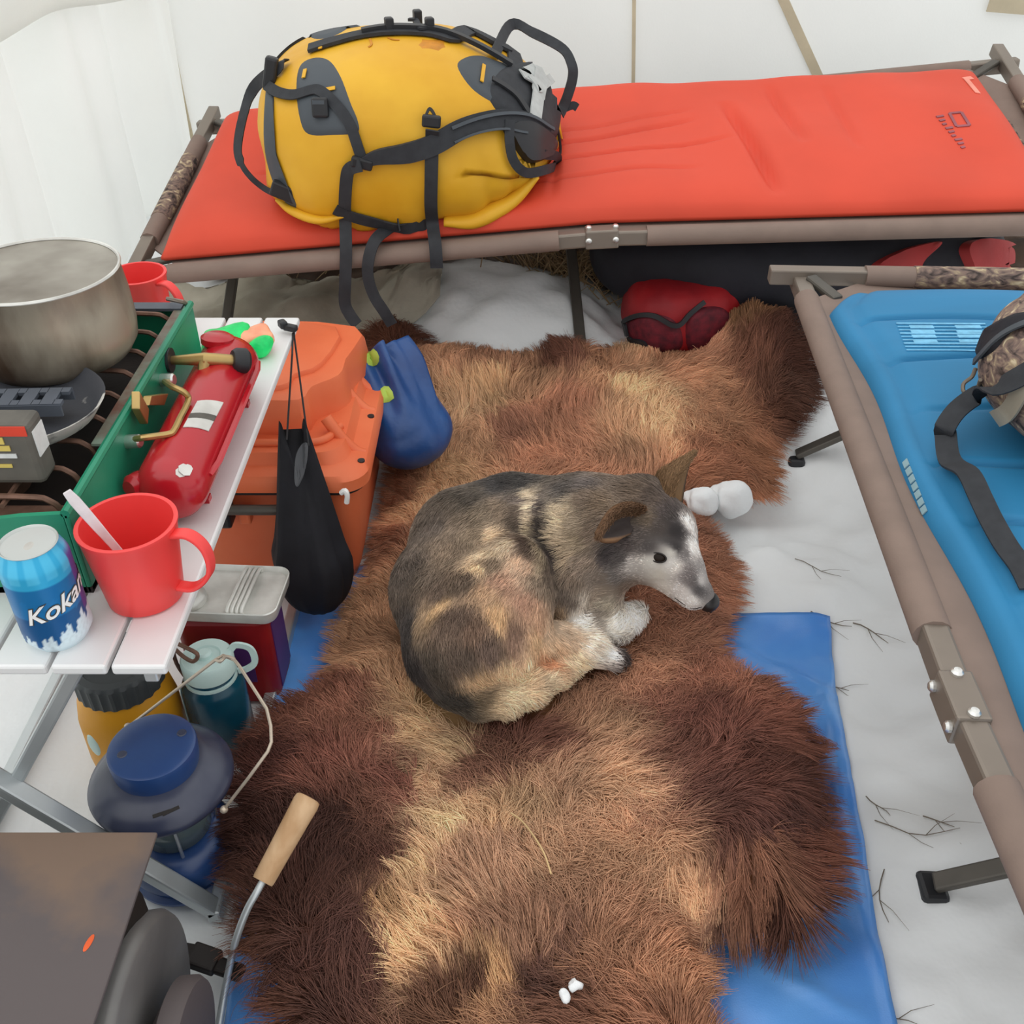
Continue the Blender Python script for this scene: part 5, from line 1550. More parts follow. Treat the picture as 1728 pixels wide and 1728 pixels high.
# forelegs
bone(D(965, 1005, .05), D(985, 1060, .030), .042, .030, .02)
bone(D(985, 1062, .026), D(1040, 1060, .024), .026, .021, .012); bone(D(1040, 1060, .024), D(1078, 1036, .030), .021, .016, .012)
bone(D(1000, 1040, .03), D(1065, 1038, .026), .024, .017, .012)
bone(D(1030, 1110, .012), D(1046, 1112, .010), .014, .011, .008)

B = [(np.array(a), np.array(b), ra, rb, k) for a, b, ra, rb, k in bones]
def sdf(q):
    d = np.full(len(q), 1e3)
    for a, b, ra, rb, k in B:
        ab = b - a; t = np.clip((q - a) @ ab / (ab @ ab + 1e-12), 0, 1)
        e = np.linalg.norm(q - a - t[:, None] * ab, axis=1) - (ra + (rb - ra) * t)
        h = np.clip(.5 + .5 * (d - e) / k, 0, 1)
        d = d * (1 - h) + e * h - k * h * (1 - h)
    # eye sockets and the crease between haunch and flank keep their relief
    return d
def surface_nets(lo, hi, s_):
    n = np.ceil((hi - lo) / s_).astype(int) + 1
    ax_ = [lo[i] + s_ * np.arange(n[i]) for i in range(3)]
    X = np.stack(np.meshgrid(*ax_, indexing='ij'), 3)
    F = np.concatenate([sdf(c) for c in np.array_split(X.reshape(-1, 3), 12)]).reshape(n)
    F = np.maximum(F, -(X[..., 2] - (HZ - .018)))          # flat where it rests on the hide
    corners = [(i, j, k) for i in (0, 1) for j in (0, 1) for k in (0, 1)]
    C_ = np.stack([F[i:n[0] - 1 + i, j:n[1] - 1 + j, k:n[2] - 1 + k] for i, j, k in corners], 3)
    act = (C_.min(3) < 0) & (C_.max(3) >= 0)
    idx = -np.ones(act.shape, int); cells = np.argwhere(act); idx[act] = np.arange(len(cells))
    cv = C_[act]
    acc = np.zeros((len(cells), 3)); cnt = np.zeros(len(cells))
    for a in range(8):
        for b in range(a + 1, 8):
            ca, cb = np.array(corners[a]), np.array(corners[b])
            if np.abs(ca - cb).sum() != 1: continue
            fa, fb = cv[:, a], cv[:, b]; m = (fa < 0) != (fb < 0)
            t = np.where(m, fa / np.where(fa == fb, 1, fa - fb), 0)
            acc += np.where(m[:, None], ca + t[:, None] * (cb - ca), 0); cnt += m
    V = lo + (cells + acc / cnt[:, None]) * s_
    faces = []
    for ax in range(3):
        o1, o2 = [(1, 2), (2, 0), (0, 1)][ax]
        sl0 = [slice(None)] * 3; sl1 = [slice(None)] * 3
        sl0[ax] = slice(0, -1); sl1[ax] = slice(1, None)
        f0, f1 = F[tuple(sl0)], F[tuple(sl1)]
        cr = np.argwhere((f0 < 0) != (f1 < 0))
        sg = f0[tuple(cr.T)] < 0
        u = np.zeros(3, int); u[o1] = 1; w = np.zeros(3, int); w[o2] = 1
        ok = (cr[:, o1] > 0) & (cr[:, o2] > 0) & (cr[:, o1] < n[o1] - 1) & (cr[:, o2] < n[o2] - 1)
        cr, sg = cr[ok], sg[ok]
        q = np.stack([idx[tuple((cr - u - w).T)], idx[tuple((cr - w).T)], idx[tuple(cr.T)], idx[tuple((cr - u).T)]], 1)
        q[~sg] = q[~sg][:, ::-1]
        faces.append(q)
    return V, np.concatenate(faces)
allp = np.array([b[0] for b in B] + [b[1] for b in B])
DV, DF = surface_nets(allp.min(0) - .11, allp.max(0) + .11, .0052)
def relax(v, f, it):
    e = np.concatenate([f[:, [0, 1]], f[:, [1, 2]], f[:, [2, 3]], f[:, [3, 0]]])
    for _ in range(it):
        a = np.zeros_like(v); c = np.zeros(len(v))
        np.add.at(a, e[:, 0], v[e[:, 1]]); np.add.at(a, e[:, 1], v[e[:, 0]]); np.add.at(c, e[:, 0], 1); np.add.at(c, e[:, 1], 1)
        v = v * .5 + .5 * a / np.maximum(c, 1)[:, None]
    return v
DV = relax(DV, DF, 3)
dog = thing('dog', 'grey and tan husky dog curled up on the bear hide looking towards the snow', 'dog', D(880, 1000, 0) * A(1, 1, 0) + A(0, 0, HZ - .015))
dmb = MB().add(DV, DF)
DOG = dmb.bvh()
DEP = 1.45
def dog_hit(px, py):
    p, n = hit(DOG, px, py)
    if p is None:
        d = ray(px, py); d = d / np.linalg.norm(d); dep = DEP
        for _ in range(4):
            h = DOG.find_nearest(Vector(CAMP + d * dep)); dep = float((np.array(h[0]) - CAMP) @ d)
        p, n = np.array(h[0]), np.array(h[1])
        if n @ d > 0: n = n
    return p, n
coat = '''690 1050 62 56 53;700 1130 56 50 48;760 1175 62 57 52;690 950 92 82 74;740 880 92 82 74;800 835 82 74 66;850 815 58 55 54;890 815 60 57 55;
760 930 118 102 86;800 900 126 110 92;850 860 120 104 88;830 955 112 96 80;740 990 104 88 76;782 978 92 78 66;720 960 105 92 80;770 880 110 96 82;820 870 118 104 88;
903 850 186 170 144;908 900 176 160 134;912 950 150 134 112;930 880 46 39 36;929 920 46 40 36;885 915 76 62 54;925 965 84 72 62;880 870 82 70 60;
850 922 212 192 166;880 938 192 162 136;805 960 200 174 140;850 975 152 120 100;890 1010 152 118 98;820 1000 182 150 120;740 1022 174 144 108;765 1040 108 90 78;720 1030 140 118 94;
800 1060 122 98 82;840 1035 198 162 122;870 1070 126 100 84;905 1075 176 146 114;780 1110 90 76 66;830 1090 104 86 76;850 1125 208 180 146;890 1135 214 186 152;812 1140 176 148 116;735 1130 72 64 56;905 1040 160 128 104;
925 1060 172 146 122;960 1070 190 166 142;1000 1090 208 194 178;1030 1105 226 220 212;930 1100 190 160 130;860 1182 206 186 156;930 1152 200 180 152;975 1122 196 176 148;800 1172 116 100 80;830 1176 180 158 128;920 1118 186 130 96;
950 850 200 184 158;943 900 192 172 142;980 880 164 148 128;1000 845 124 108 94;960 940 172 152 128;990 945 130 114 100;1000 818 96 88 84;960 822 86 80 76;1040 808 92 80 70;1080 828 96 82 70;1110 845 86 74 66;1020 850 128 110 92;
1090 868 106 92 78;1130 860 62 54 52;1145 895 50 46 46;1120 882 74 66 62;1060 915 70 62 60;1030 930 60 54 54;1080 905 84 76 72;1130 920 54 50 50;1100 920 74 68 66;1050 945 84 78 76;1140 870 58 52 50;
1122 928 208 202 192;1098 952 190 184 175;1068 958 176 170 164;1040 966 106 100 96;1110 968 198 190 178;1140 958 204 196 188;1150 1000 218 210 204;1170 1016 226 220 214;1165 968 122 114 112;1182 986 84 80 80;1160 888 238 232 226;1167 925 238 232 226;1186 972 212 206 202;1150 932 116 110 108;1120 990 214 206 196;1125 950 206 200 194;1175 975 110 104 102;
970 968 122 106 92;985 1000 178 168 156;960 1010 110 98 88;940 1030 152 128 104;1010 1000 130 116 102;1030 1020 152 142 126;980 1040 210 204 196;1000 1030 120 110 100;1040 1060 222 216 206;1070 1040 218 213 206;1060 990 120 104 92;1010 970 110 98 88;1046 1113 52 44 42;830 932 206 184 154;868 914 208 190 164;895 948 184 154 130;845 905 196 172 144;900 832 176 160 136;906 875 182 166 142;908 925 166 150 126;914 975 130 114 98;886 840 86 76 70;886 890 70 60 52;888 930 84 70 60;928 850 56 48 46;932 900 44 38 36;934 935 50 42 40;940 862 150 136 116;945 835 120 110 100;955 880 196 178 150;955 920 176 156 130;970 850 186 170 146;985 910 150 134 112;1010 900 120 104 90'''
cp, cc_ = [], []
for ln_ in coat.replace('\n', '').split(';'):
    a = [float(x) for x in ln_.split()]
    p, n = dog_hit(a[0], a[1]); cp.append(p); cc_.append(lin(a[2:]))
cp, cc_ = np.array(cp), np.array(cc_)
def dog_col(v, noise=1.0):
    q = v + .004 * np.stack([sn(v, 60, 1), sn(v, 60, 4), sn(v, 60, 7)], 1) * noise
    c = np.exp(idw(q, cp, np.log(cc_ + .004), 4.0, 2e-5))
    return c
body = dmb.build('dog_body', MAT['dog_skin'], dog, smooth=180, col=lambda v: np.clip(dog_col(v) * .9, 0, 1))
# ears
def ear(base_a, base_b, tip, bulge, name, thick, inner):
    nu, nv = 14, 12
    front, back = np.zeros((nu, nv, 3)), None
    mid = (base_a + base_b) / 2; out = bulge
    for i in range(nu):
        s_ = i / (nu - 1); w = (1 - s_) ** .75 + .02 * (1 - s_)
        c = mid * (1 - s_) + tip * s_
        for j in range(nv):
            a = (j / (nv - 1) - .5) * 2
            front[i, j] = c + (base_b - base_a) / 2 * a * w + out * (1 - abs(a) ** 2.2) * (1 - s_ * .6)
    rear = front + unit(out) * thick * (1.0)
    v = np.concatenate([front.reshape(-1, 3), rear.reshape(-1, 3)]); o_ = nu * nv; f = []
    for i in range(nu - 1):
        for j in range(nv - 1):
            a, b, c, d = i * nv + j, (i + 1) * nv + j, (i + 1) * nv + j + 1, i * nv + j + 1
            f.append((a, b, c, d)); f.append((o_ + d, o_ + c, o_ + b, o_ + a))
        for j in (0, nv - 1):
            a, b = i * nv + j, (i + 1) * nv + j
            f.append((a, b, o_ + b, o_ + a) if j else (b, a, o_ + a, o_ + b))
    j0 = (nu - 1) * nv
    for j in range(nv - 1): f.append((j0 + j, j0 + j + 1, o_ + j0 + j + 1, o_ + j0 + j))
    def col(vv):
        k = np.zeros((len(vv), 1)); k[o_:] = 1
        r = np.abs(np.tile((np.arange(nv) / (nv - 1) - .5) * 2, nu * 2))[:, None]
        s2 = np.tile(np.repeat(np.arange(nu) / (nu - 1), nv), 2)[:, None]
        ci = lin(inner[0]) * (1 - sstep(.55, .95, r)) + lin(inner[1]) * sstep(.55, .95, r)
        co = lin(inner[2]) * (1 - s2) + lin(inner[3]) * s2
        return ci * (1 - k) + co * k
    o = MB().add(v, f).build(name, MAT['dog_skin'], dog, smooth=180, col=col)
    return v[o_:], np.array(col(v))[o_:]
# near ear: laid back and cupped, its dark inside open to the viewer; far ear: pricked
def ear_rows(rows, name, thick, inner, back, rim):
    R3 = [spline([D(*q) for q in r], 6) for r in rows]
    m = len(R3[0]); G = np.zeros((m, 13, 3))
    for i in range(m):
        c = spline([r[i] for r in R3], 6) if len(R3) == 3 else None
        G[i] = np.array(c)
    N_ = np.cross(np.gradient(G, axis=0), np.gradient(G, axis=1)); N_ /= np.linalg.norm(N_, axis=2, keepdims=True) + 1e-9
    if (N_[2:-2, 3:-3].reshape(-1, 3).mean(0)) @ (CAMP - G[m // 2, 6]) < 0: N_ = -N_
    nu, nv = m, 13; o_ = nu * nv
    v = np.concatenate([G.reshape(-1, 3), (G - N_ * thick).reshape(-1, 3)]); f = []
    for i in range(nu - 1):
        for j in range(nv - 1):
            a, b, c, d = i * nv + j, (i + 1) * nv + j, (i + 1) * nv + j + 1, i * nv + j + 1
            f.append((a, b, c, d)); f.append((o_ + d, o_ + c, o_ + b, o_ + a))
        for j in (0, nv - 1):
            a, b = i * nv + j, (i + 1) * nv + j
            f.append((a, b, o_ + b, o_ + a))
    for i0 in (0, nu - 1):
        for j in range(nv - 1): f.append((i0 * nv + j, i0 * nv + j + 1, o_ + i0 * nv + j + 1, o_ + i0 * nv + j))
    jj = np.tile(np.arange(nv) / (nv - 1), nu)[:, None]; ii = np.repeat(np.arange(nu) / (nu - 1), nv)[:, None]
    e = np.clip(sstep(.34, .22, jj) + sstep(.93, 1.0, jj) + sstep(.86, 1.0, ii), 0, 1)
    cf = lin(inner) * (1 - e) + lin(rim) * e
    cb = lin(back) * np.ones((o_, 1))
    col = np.concatenate([cf, cb])
    MB().add(v, f).build(name, MAT['dog_skin'], dog, smooth=180, col=col)
    return G, N_
G1 = ear_rows([[(1090, 858, .205), (1062, 852, .232), (1034, 864, .238), (1010, 902, .222)], [(1078, 878, .180), (1056, 880, .190), (1034, 888, .200), (1012, 906, .216)], [(1064, 902, .182), (1048, 908, .200), (1030, 910, .208), (1013, 909, .212)]],
              'ear', .007, (78, 70, 68), (112, 84, 62), (136, 104, 78))
G2 = ear_rows([[(1100, 828, .178), (1112, 800, .205), (1140, 780, .220), (1168, 766, .228)], [(1122, 838, .200), (1134, 810, .222), (1152, 786, .230), (1169, 767, .229)], [(1152, 850, .180), (1156, 822, .196), (1162, 792, .215), (1170, 768, .228)]],
              'ear', .007, (126, 98, 70), (214, 206, 194), (74, 60, 50))
for G_, N_, rc_rows, colr in ((G1[0], G1[1], slice(0, 4), (114, 86, 64)), (G2[0], G2[1], slice(0, 9), (128, 100, 72))):
    q_ = G_[:, rc_rows].reshape(-1, 3); nq = N_[:, rc_rows].reshape(-1, 3)
    dq = np.gradient(G_, axis=0)[:, rc_rows].reshape(-1, 3); dq /= np.linalg.norm(dq, axis=1, keepdims=True) + 1e-9
    k_ = 60; R0 = np.repeat(q_, k_, 0) + .0016 * RNG.normal(size=(len(q_) * k_, 3)); N0 = np.repeat(nq, k_, 0); D0 = np.repeat(dq, k_, 0) + .25 * RNG.normal(size=R0.shape)
    hair('ear_fur', R0, D0, N0 * .4, .008 * (.6 + .6 * RNG.random(len(R0))), lin(colr) * np.exp(.25 * RNG.normal(size=len(R0)))[:, None], MAT['dog_hair'], dog, npts=4, r0=.00045)
# eyes, nose, lid rim and mouth line
p, n = dog_hit(1110, 941)
ex_ = unit(P(1128, 945, p[2]) - P(1094, 938, p[2])); ey_ = unit(np.cross(n, ex_))
R_ = np.stack([ex_, ey_, n], 1)
MB().ball(p - n * .0035, (.0125, .0072, .0062), R_, 24, 16).build('eye', MAT['eye'], body)
MB().tube([p + n * .0003 + R_ @ A(.0125 * math.cos(t), .0068 * math.sin(t), 0) for t in np.linspace(0, 2 * PI, 20, endpoint=False)], .0012, 6, closed=True).build('eyelid', MAT['iron_black'], body)
hax = unit(D(1188, 1008, .094) - D(1082, 872, .152)); hup = D(1165, 880, .165) - D(1118, 915, .150); lat = unit(np.cross(hax, hup)); hc0 = D(1118, 898, .150)
p2 = p - 2 * lat * ((p - hc0) @ lat); h_ = DOG.find_nearest(Vector(p2)); p2 = np.array(h_[0]); n2 = unit(p2 - hc0)
MB().ball(p2 - n2 * .003, (.010, .010, .006), np.stack([hax, unit(np.cross(n2, hax)), n2], 1), 16, 10).build('eye', MAT['eye'], body)
np_, nn_ = dog_hit(1194, 1012)
na = unit(D(1188, 1008, .094) - D(1150, 960, .128))
c = D(1193, 1011, .092) + na * .005
a_ = unit(np.cross(na, A(0, 0, 1))); b_ = np.cross(a_, na)
mb = MB().ball(c, (.0165, .0150, .0135), np.stack([a_, na, b_], 1), 24, 16, 2.3)
nose_o = mb.build('nose', MAT['nose'], body)
for s_ in (-1, 1): MB().ball(c + na * .0115 + a_ * s_ * .0072 - b_ * .002, (.0038, .0035, .0028), np.stack([a_, na, b_], 1), 10, 8).build('nostril', MAT['iron_black'], body)
ml = [dog_hit(x, y) for x, y in ((1184, 1024), (1170, 1027), (1152, 1023), (1136, 1013))]
MB().tube(spline([a + b * .0003 for a, b in ml], 4), .0006, 5).build('mouth_line', MAT['iron_black'], body)
for (x, y) in ((1040, 1108), (1041, 1116), (1034, 1122)):
    q, n = dog_hit(x, y); MB().ball(q - n * .001, (.0045, .0028, .0028), rotz(-.3), 10, 8).build('claw', MAT['iron_black'], body)

# dog fur: strands lie backwards from head to tail along each limb
tri = np.concatenate([DF[:, [0, 1, 2]], DF[:, [0, 2, 3]]])
Aa, Bb, Cc = DV[tri[:, 0]], DV[tri[:, 1]], DV[tri[:, 2]]
nrm_ = np.cross(Bb - Aa, Cc - Aa); ar = np.linalg.norm(nrm_, axis=1) / 2; nrm_ /= (np.linalg.norm(nrm_, axis=1, keepdims=True) + 1e-12)
def sample_dog(N):
    w = ar * (Aa[:, 2] > HZ - .012)
    k = RNG.choice(len(tri), N, p=w / w.sum())
    u, v = RNG.random(N), RNG.random(N); m = u + v > 1; u[m], v[m] = 1 - u[m], 1 - v[m]
    return Aa[k] + (Bb[k] - Aa[k]) * u[:, None] + (Cc[k] - Aa[k]) * v[:, None], nrm_[k]
ND = 110000
rp, rn = sample_dog(ND)
flow_pts = [((1185, 1000), (1130, 940)), ((1130, 930), (1080, 890)), ((1110, 970), (1050, 940)), ((1080, 830), (1010, 830)), ((1060, 900), (1000, 900)), ((1000, 880), (950, 900)), ((1000, 940), (960, 970)), ((950, 880), (890, 880)),
            ((900, 850), (850, 850)), ((910, 930), (900, 980)), ((850, 830), (780, 860)), ((850, 890), (800, 920)), ((770, 880), (710, 950)), ((780, 930), (740, 1000)), ((690, 1000), (690, 1080)), ((740, 1020), (740, 1100)),
            ((870, 940), (830, 1000)), ((890, 1000), (870, 1060)), ((830, 1000), (790, 1060)), ((860, 1060), (850, 1120)), ((800, 1070), (790, 1130)), ((700, 1100), (740, 1170)), ((760, 1140), (800, 1180)), ((900, 1080), (900, 1130)),
            ((820, 1180), (900, 1160)), ((900, 1160), (970, 1120)), ((940, 1070), (1000, 1090)), ((1000, 1090), (1035, 1105)), ((980, 1000), (980, 1050)), ((1000, 1050), (1060, 1040)), ((960, 1010), (950, 1040)), ((1030, 1010), (1000, 1040)), ((1080, 960), (1030, 960)), ((1150, 860), (1120, 830))]
fp = np.array([dog_hit(*a)[0] for a, b in flow_pts]); fv = np.array([unit(dog_hit(*b)[0] - dog_hit(*a)[0]) for a, b in flow_pts])
fl = idw(rp, fp, fv, 3.0)
fl += .25 * np.stack([sn(rp, 45, 3), sn(rp, 45, 8), sn(rp, 45, 12)], 1) + .15 * RNG.normal(size=(ND, 3))
fl -= rn * (fl * rn).sum(1, keepdims=True); fl /= np.linalg.norm(fl, axis=1, keepdims=True) + 1e-9
dh = np.minimum(np.linalg.norm(rp - D(1165, 990, .10), axis=1), np.linalg.norm(rp - D(1120, 940, .14), axis=1))
ln_ = .017 * (.75 + .5 * RNG.random(ND)) * (.28 + .72 * sstep(.03, .11, dh))
ln_ *= 1 + .5 * sstep(.12, .02, np.linalg.norm(rp - D(945, 880, .17), axis=1)) + .5 * sstep(.06, .01, np.abs(rp[:, 2] - .1)) * 0
keep = (np.linalg.norm(rp - c, axis=1) > .018) & (np.linalg.norm(rp - p, axis=1) > .012)
rp, rn, fl, ln_ = rp[keep], rn[keep], fl[keep], ln_[keep]
dc_ = dog_col(rp)
br = np.exp(.22 * RNG.normal(size=len(rp)) + .16 * sn(rp, 70, 5) + .10 * sn(rp, 150, 9))
hair('dog_fur', rp - rn * .001, fl * .92 + rn * .10, rn * .42, ln_, dc_ * br[:, None] * 1.45, MAT['dog_hair'], dog, npts=5, r0=.00050, curl=.10, droop=.25)

# ------------------------------------------------------------------ BEAR HIDE
outl = '''612 565 .16;650 553 .17;700 560 .16;712 588 .14;740 605 .14;800 610 .14;870 610 .14;925 608 .14;945 588 .16;975 576 .17;1000 590 .16;1015 605 .14;1060 590 .15;1110 585 .15;1165 592 .16;1205 560 .19;1235 515 .25;1270 497 .27;1320 510 .26;1360 560 .20;
1375 650 .13;1355 715 .08;1305 760 .06;1305 822 .05;1240 832 .05;1175 850 .05;1218 905 .05;1245 965 .05;1215 1060 .05;1215 1100 .05;1285 1150 .06;1345 1215 .06;1358 1290 .06;1375 1380 .06;1392 1470 .06;1380 1545 .06;1330 1588 .05;1270 1570 .05;1190 1568 .05;
1170 1545 .05;1190 1620 .05;1195 1700 .05;1215 1830 .05;900 1900 .05;640 1850 .05;500 1770 .06;470 1700 .06;430 1590 .06;408 1480 .06;404 1370 .06;420 1280 .06;475 1208 .06;548 1150 .05;588 1010 .05;610 978 .05;652 860 .05;672 720 .09;655 640 .12'''
ol = []
for s_ in outl.replace('\n', '').split(';'):
    a = [float(x) for x in s_.split()]; ol.append(P(*a))
ol = np.array(ol)
poly = np.array(spline(ol, 4, closed=True))
def poly_sdf(q):               # signed distance, inside negative
    a = poly[:, :2]; b = np.roll(a, -1, 0)
    out = np.zeros(len(q))
    for i in range(0, len(q), 8000):
        w = q[i:i + 8000, None, :2]
        ab = (b - a)[None]; t = np.clip(((w - a) * ab).sum(2) / (ab ** 2).sum(2), 0, 1)
        d = np.sqrt((((w - a) - ab * t[..., None]) ** 2).sum(2).min(1))
        ya, yb = a[None, :, 1], b[None, :, 1]
        cr = ((ya > w[..., 1]) != (yb > w[..., 1])) & (w[..., 0] < (b - a)[None, :, 0] * (w[..., 1] - ya) / np.where(yb == ya, 1e-9, yb - ya) + a[None, :, 0])
        out[i:i + 8000] = np.where(cr.sum(1) % 2 == 1, -d, d)
    return out
hc = '''660 575 106 60 36;700 570 92 52 34;640 562 110 62 38;750 625 176 126 86;820 640 158 108 74;880 632 170 120 82;965 612 108 62 44;985 598 120 72 50;965 650 112 66 46;1010 640 160 112 74;1060 610 198 154 108;1120 645 184 126 84;1200 615 194 134 94;1270 530 130 86 48;1240 560 150 104 62;1330 560 74 42 30;1300 620 90 50 34;1340 690 92 56 40;1260 660 120 72 48;1270 780 172 112 70;1220 790 160 102 66;
830 700 194 150 100;780 740 200 156 110;950 740 174 114 78;1060 710 214 170 118;1120 740 220 176 124;870 760 160 104 74;760 820 196 150 100;680 820 146 94 62;650 900 148 96 64;720 860 206 160 110;640 1000 172 126 86;620 1080 168 120 80;650 1130 182 136 94;1180 900 158 102 70;1220 950 160 104 70;1150 1060 170 114 80;1100 1130 172 118 82;1200 1080 160 102 74;900 680 172 124 84;1000 690 186 134 90;1180 700 180 126 84;800 780 190 140 96;920 790 176 118 80;
560 1180 138 84 60;480 1230 118 66 46;600 1230 148 92 66;450 1330 88 46 36;560 1330 124 70 52;680 1330 128 74 56;430 1450 66 36 28;560 1450 70 40 31;620 1400 106 64 46;500 1560 70 39 29;425 1600 118 72 46;560 1650 76 44 35;465 1690 110 64 42;620 1700 88 52 40;640 1500 96 56 42;
720 1200 200 160 110;770 1275 206 170 120;840 1215 112 66 50;900 1240 102 60 44;830 1300 124 80 58;960 1200 160 112 78;750 1400 210 176 126;720 1330 190 150 106;860 1380 182 142 98;960 1350 172 128 92;700 1500 206 168 116;660 1580 188 142 90;800 1500 178 134 98;850 1450 156 116 84;920 1450 182 138 98;1020 1330 192 146 104;1080 1440 188 138 96;1000 1500 168 120 84;900 1600 158 112 80;770 1690 96 60 40;825 1670 208 158 98;930 1640 86 54 42;960 1700 126 80 56;1050 1600 164 112 76;1120 1650 172 118 78;690 1650 196 152 102;1100 1720 148 96 64;740 1590 196 156 108;1010 1260 176 130 92;
1150 1180 158 98 70;1230 1180 152 94 66;1290 1250 122 70 50;1180 1260 116 66 50;1250 1320 100 56 42;1340 1330 96 55 42;1200 1380 96 56 44;1280 1400 80 46 38;1360 1450 122 70 50;1260 1480 138 88 60;1320 1540 90 52 38;1200 1545 90 56 40;1165 1500 190 144 100'''
hp, hv = [], []
for s_ in hc.replace('\n', '').split(';'):
    a = [float(x) for x in s_.split()]
    z = .06 if a[1] > 760 else .06 + (760 - a[1]) / 160 * .08
    if a[0] > 1230 and a[1] < 660: z = .10 + (660 - a[1]) / 160 * .16
    hp.append(P(a[0], a[1], z)[:2]); hv.append(lin(a[2:]))
hp, hv = np.array(hp), np.array(hv)
puffs = [(P(470, 1330, .06), .10, .15, .035), (P(500, 1560, .06), .10, .14, .03), (P(560, 1680, .06), .10, .10, .035), (P(1260, 1290, .06), .13, .13, .035), (P(1290, 1470, .06), .11, .10, .03), (P(965, 620, .14), .04, .05, .03), (P(660, 570, .15), .06, .04, .03),
         (P(900, 1500, .06), .16, .22, .012), (P(1060, 720, .1), .14, .16, .015)]
zo = np.array([[p_[2]] for p_ in ol])
def hide_z(x, y, d):
    q = np.stack([x, y], 1)
    base = np.maximum(ground(x, y), idw(q, np.concatenate([ol[:, :2], [[0, .9], [.05, .5], [0, 1.3], [0, 1.6], [.2, 1.6], [.38, 1.62]]]), np.concatenate([zo - .04, [[.015], [.015], [.015], [.035], [.035], [.05]]]), 3.0)[:, 0])
    h = base + .014 + .022 * (1 - np.exp(d / .03))
    for c_, a, b, k in puffs:
        h = h + k * np.exp(-((x - c_[0]) / a) ** 2 - ((y - c_[1]) / b) ** 2)
    p3 = np.stack([x, y, 0 * x], 1)
    return h + .004 * sn(p3, 14, 4) + .003 * sn(p3, 33, 6)
s_ = .009
gx = np.arange(poly[:, 0].min() - .02, poly[:, 0].max() + .02, s_); gy = np.arange(poly[:, 1].min() - .02, poly[:, 1].max() + .02, s_)
X, Y = np.meshgrid(gx, gy, indexing='ij')
q = np.stack([X.ravel(), Y.ravel()], 1)
dd = poly_sdf(q)
inside = (dd < -.006).reshape(X.shape)
DD = dd.reshape(X.shape)
def gsamp(F, xx, yy):
    fi = np.clip((xx - gx[0]) / s_, 0, len(gx) - 1.001); fj = np.clip((yy - gy[0]) / s_, 0, len(gy) - 1.001)
    i, j = fi.astype(int), fj.astype(int); a, b = fi - i, fj - j
    return F[i, j] * (1 - a) * (1 - b) + F[i + 1, j] * a * (1 - b) + F[i, j + 1] * (1 - a) * b + F[i + 1, j + 1] * a * b
Z = hide_z(q[:, 0], q[:, 1], np.minimum(dd, 0)).reshape(X.shape)
full = np.stack([X, Y, Z], 2)
idx = np.arange(X.size).reshape(X.shape)
ok = inside[:-1, :-1] & inside[1:, :-1] & inside[1:, 1:] & inside[:-1, 1:]
f = np.stack([idx[:-1, :-1][ok], idx[1:, :-1][ok], idx[1:, 1:][ok], idx[:-1, 1:][ok]], 1)
used = np.unique(f); remap = -np.ones(X.size, int); remap[used] = np.arange(len(used))
f = remap[f]; vt = full.reshape(-1, 3)[used]; nvt = len(vt)
vb = vt.copy(); vb[:, 2] -= .010
e = np.concatenate([f[:, [0, 1]], f[:, [1, 2]], f[:, [2, 3]], f[:, [3, 0]]])
key = set(map(tuple, e.tolist()))
be = [(a, b) for a, b in key if (b, a) not in key]
hf = [tuple(r) for r in f.tolist()] + [tuple(nvt + i for i in r[::-1]) for r in f.tolist()] + [(b, a, nvt + a, nvt + b) for a, b in be]
hide = thing('bear_hide', 'brown bear hide with thick tan and dark fur spread over the blue tarp', 'bear hide', (.02, 1.1, .01))
hmb = MB().add(np.concatenate([vt, vb]), hf)
def hide_col(v):
    return np.clip(idw(v[:, :2], hp, hv, 4.0) * .8, 0, 1)
hmb.build('hide_skin', MAT['hide'], hide, smooth=180, col=hide_col)

NH = 270000
x = RNG.uniform(poly[:, 0].min(), poly[:, 0].max(), NH * 3); y = RNG.uniform(max(.30, poly[:, 1].min()), poly[:, 1].max(), NH * 3)
# clump the roots a little, so that the fur shows tufts
q = np.stack([x, y], 1)
d0 = gsamp(DD, q[:, 0], q[:, 1])
k = np.where(d0 < -.008)[0][:NH]
q, d0 = q[k], d0[k]; NH = len(k)
z = gsamp(Z, q[:, 0], q[:, 1])
root = np.stack([q[:, 0], q[:, 1], z], 1)
# keep the place under the dog, the case and the sacks flat
dog_in = sdf(np.stack([q[:, 0], q[:, 1], np.full(NH, HZ + .02)], 1)) < .004
box_in = (q[:, 0] < -.235) & (q[:, 1] > 1.33) & (q[:, 1] < 1.75)
keep = ~(dog_in | box_in)
q, d0, root = q[keep], d0[keep], root[keep]; NH = len(q)
n3 = np.stack([-gsamp(np.gradient(Z, s_, axis=0), q[:, 0], q[:, 1]), -gsamp(np.gradient(Z, s_, axis=1), q[:, 0], q[:, 1]), np.ones(NH)], 1)
n3 /= np.linalg.norm(n3, axis=1, keepdims=True)
